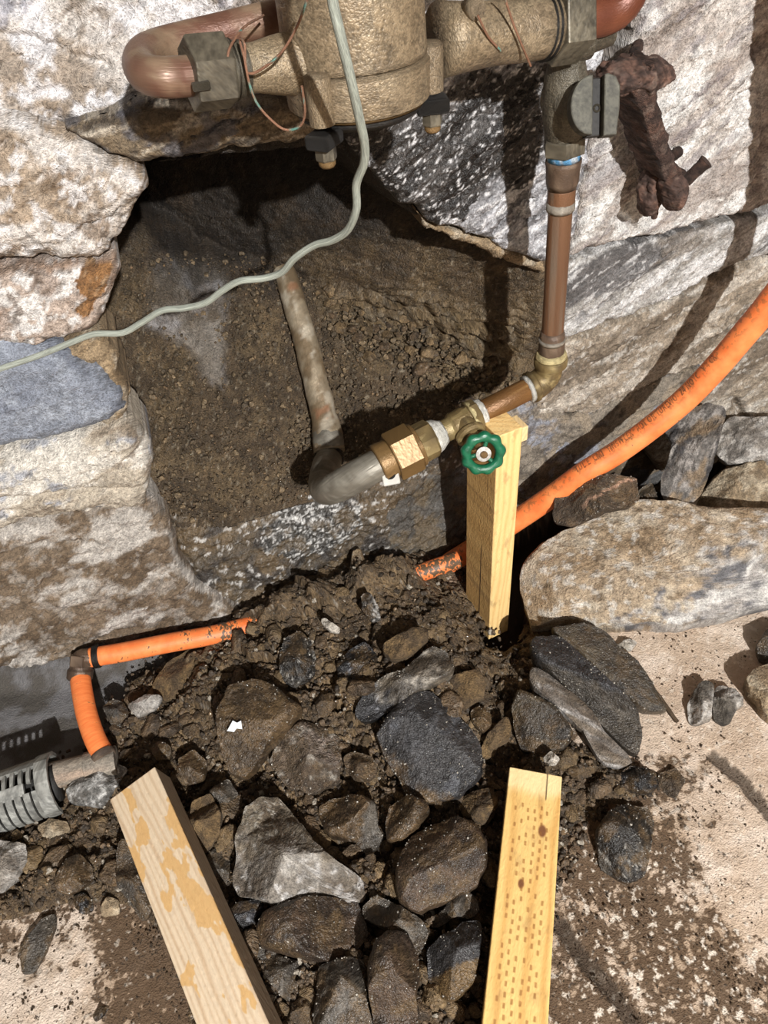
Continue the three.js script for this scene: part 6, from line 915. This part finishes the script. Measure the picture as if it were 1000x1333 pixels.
{
  const rnd = mulberry(4242), heapPx = [[60, 1010], [120, 990], [150, 930], [180, 880], [262, 830], [340, 795], [430, 770], [520, 745], [600, 735], [640, 850], [690, 850], [700, 900], [740, 960], [850, 1020], [760, 1070], [740, 1130], [640, 1333], [360, 1333], [240, 1230], [200, 1140], [60, 1160], [0, 1180], [0, 1100]];
  const planks = [[[140, 1030], [210, 990], [365, 1340], [255, 1340]], [[655, 990], [738, 1000], [720, 1340], [620, 1340]], [[600, 540], [685, 540], [672, 835], [630, 835]]];
  const covered = (x, y, m) => rockOutlines.some((q) => polyDist(x, y, q)[0] > m) || planks.some((q) => polyDist(x, y, q)[0] > -m);
  const protos = clodShapes.map((g) => mesh('soil_clod', g, M.soil));
  let placed = 0; const spots = [];
  const tryAt = (x, y, r, clear) => { if (covered(x, y, clear)) return null; for (const s of spots) if (Math.hypot(s[0] - x, s[1] - y) < (s[2] + r) * 0.8 / 0.001) return null; spots.push([x, y, r]); return true; };
  const put = (pos, r, label, group) => {
    const k = placed % 6, m = placed < 6 ? protos[k] : protos[k].clone(); if (placed >= 6) m.name = numbered('soil_clod');
    m.position.copy(pos); m.scale.set(r * (0.85 + 0.5 * rnd()), r, r * (0.85 + 0.5 * rnd())); m.rotation.set(rnd() * 0.8 - 0.4, rnd() * 6.28, rnd() * 0.8 - 0.4); placed++;
    thing(m, label, 'clod', group);
  };
  for (let i = 0; i < 9000 && placed < 165; i++) {
    const x = rnd() * 860, y = 735 + rnd() * 600; if (polyDist(x, y, heapPx)[0] < 6) continue;
    if (y < 900 && rnd() < 0.5) continue; const q = Math.pow(rnd(), 2.4), r = 0.0065 + 0.0115 * q; if (!tryAt(x, y, r, 2)) continue;
    const a = atY(x, y, 0.03), b = atY(x, y, heapHeight(a.x, a.z)), h = heapHeight(b.x, b.z); if (h < 0) continue;
    put(V(b.x, h + r * 0.25, b.z), r, 'lumpy clod of dark brown soil in the heap on the floor', 'soil clods in the heap');
  }
  const bankPx = [[405, 372], [470, 352], [560, 366], [640, 376], [695, 372], [700, 470], [660, 515], [610, 545], [565, 520], [530, 480], [470, 470], [430, 440]];
  for (let i = 0, n = 0; i < 5000 && n < 95; i++) {
    const x = 400 + rnd() * 310, y = 350 + rnd() * 200; if (polyDist(x, y, bankPx)[0] < 4) continue;
    const r = 0.006 + 0.009 * Math.pow(rnd(), 2.2); if (!tryAt(x, y, r, 4)) continue;
    const p = onBank(x, y, 0.004); if (p.z > 0) continue; n++;
    put(p, r, 'crumbly clod of lighter brown soil on the bank inside the hole', 'soil clods inside the hole');
  }
  // crumbs too small to count
  const many = (name, n, label, where, r0, r1, tone, mat) => {
    const im = new THREE.InstancedMesh(crumbShape, mat ?? M.soil, n), d = new THREE.Object3D(), c = new THREE.Color(); im.name = numbered(name); im.castShadow = im.receiveShadow = true;
    let k = 0; for (let i = 0; i < n * 30 && k < n; i++) { const p = where(); if (!p) continue; const r = r0 + (r1 - r0) * Math.pow(rnd(), 3); d.position.copy(p).add(V(0, r * 0.3, 0)); d.scale.set(r * (0.7 + 0.6 * rnd()), r * (0.6 + 0.5 * rnd()), r * (0.7 + 0.6 * rnd())); d.rotation.set(rnd() * 3, rnd() * 6, rnd() * 3); d.updateMatrix(); im.setMatrixAt(k, d.matrix); const t = tone(); im.setColorAt(k, c.setRGB(t[0], t[1], t[2])); k++; }
    im.count = k; scene.add(im); im.userData = { kind: 'stuff', label };
  };
  const crumbShape = (() => { let g = mergeVertices(new THREE.IcosahedronGeometry(1, 1).deleteAttribute('normal').deleteAttribute('uv')); const p = g.attributes.position, uv = []; for (let i = 0; i < p.count; i++) { const v = V(p.getX(i), p.getY(i), p.getZ(i)).multiplyScalar(1 + 0.5 * noise(p.getX(i) * 1.4 + 3, p.getY(i) * 1.4, p.getZ(i) * 1.4)); p.setXYZ(i, v.x, v.y, v.z); uv.push(v.x * 0.02, v.z * 0.02); } g.setAttribute('uv', new THREE.Float32BufferAttribute(uv, 2)); g.setAttribute('color', new THREE.Float32BufferAttribute(new Float32Array(p.count * 3).fill(1), 3)); g.computeVertexNormals(); return g; })();
  const dark = () => { const t = 0.6 + 0.7 * rnd(); return srgb(92 * t, 76 * t, 58 * t); }, mixed = () => (rnd() < 0.06 ? srgb(176, 166, 150) : dark());
  many('soil_crumbs', 9000, 'loose brown crumbs of soil and grit over the heap', () => { const x = rnd() * 860, y = 735 + rnd() * 620; if (polyDist(x, y, heapPx)[0] < -25 * rnd()) return null; const a = atY(x, y, 0.03), b = atY(x, y, Math.max(0, heapHeight(a.x, a.z))); return V(b.x, Math.max(0, heapHeight(b.x, b.z)), b.z); }, 0.0012, 0.0048, mixed);
  many('soil_crumbs', 3500, 'loose crumbs of soil on the bank inside the hole', () => { const x = 150 + rnd() * 560, y = 330 + rnd() * 360; if (rnd() < 0.6 && polyDist(x, y, bankPx)[0] < 0) return null; const p = onBank(x, y, 0.002); return p.z > 0 || polyDist(p.x, p.y, hole)[0] < 0.01 ? null : p; }, 0.0011, 0.0045, () => { const t = 0.7 + 0.6 * rnd(); return srgb(108 * t, 92 * t, 70 * t); });
  const glint = new THREE.MeshPhysicalMaterial({ color: 0xffffff, roughness: 0.12, metalness: 0, vertexColors: true, clearcoat: 1, clearcoatRoughness: 0.05 });
  many('wet_grit', 5000, 'wet glistening grains of grit over the soil heap', () => { const x = rnd() * 860, y = 735 + rnd() * 620; if (polyDist(x, y, heapPx)[0] < 0) return null; const a = atY(x, y, 0.03), b = atY(x, y, Math.max(0, heapHeight(a.x, a.z))); return V(b.x, Math.max(0, heapHeight(b.x, b.z)), b.z); }, 0.0012, 0.003, dark, glint);
  many('wet_grit', 1600, 'wet glistening grains of grit on the bank inside the hole', () => { const x = 150 + rnd() * 560, y = 340 + rnd() * 350, p = onBank(x, y, 0.004); return p.z > 0 || polyDist(p.x, p.y, hole)[0] < 0.01 ? null : p; }, 0.001, 0.0024, dark, glint);
  if (glints.length) { let gi = 0; many('glint_grains', glints.length, 'tiny pale grains added as glints on the wet rocks', () => (gi < glints.length ? V(...glints[gi++]) : null), 0.0005, 0.0013, () => { const t = 0.6 + 0.6 * rnd(); return srgb(150 * t, 144 * t, 134 * t); }, glint); }  // pale grains added to imitate sparkle on the wet rock
  many('floor_crumbs', 3000, 'specks of mud and grit scattered over the concrete floor', () => { const left = rnd() < 0.3, x = left ? rnd() * 330 : 690 + rnd() * 330, y = left ? 1150 + rnd() * 190 : 800 + rnd() * 540; const p = atY(x, y, 0); return fbm(p.x / 0.05, p.z / 0.05, 1, 3) + 0.25 * rnd() > 0.05 ? p : null; }, 0.0004, 0.0017, () => { const t = 0.8 + 0.5 * rnd(); return srgb(86 * t, 68 * t, 48 * t); });
}
renderer.render(scene, camera);
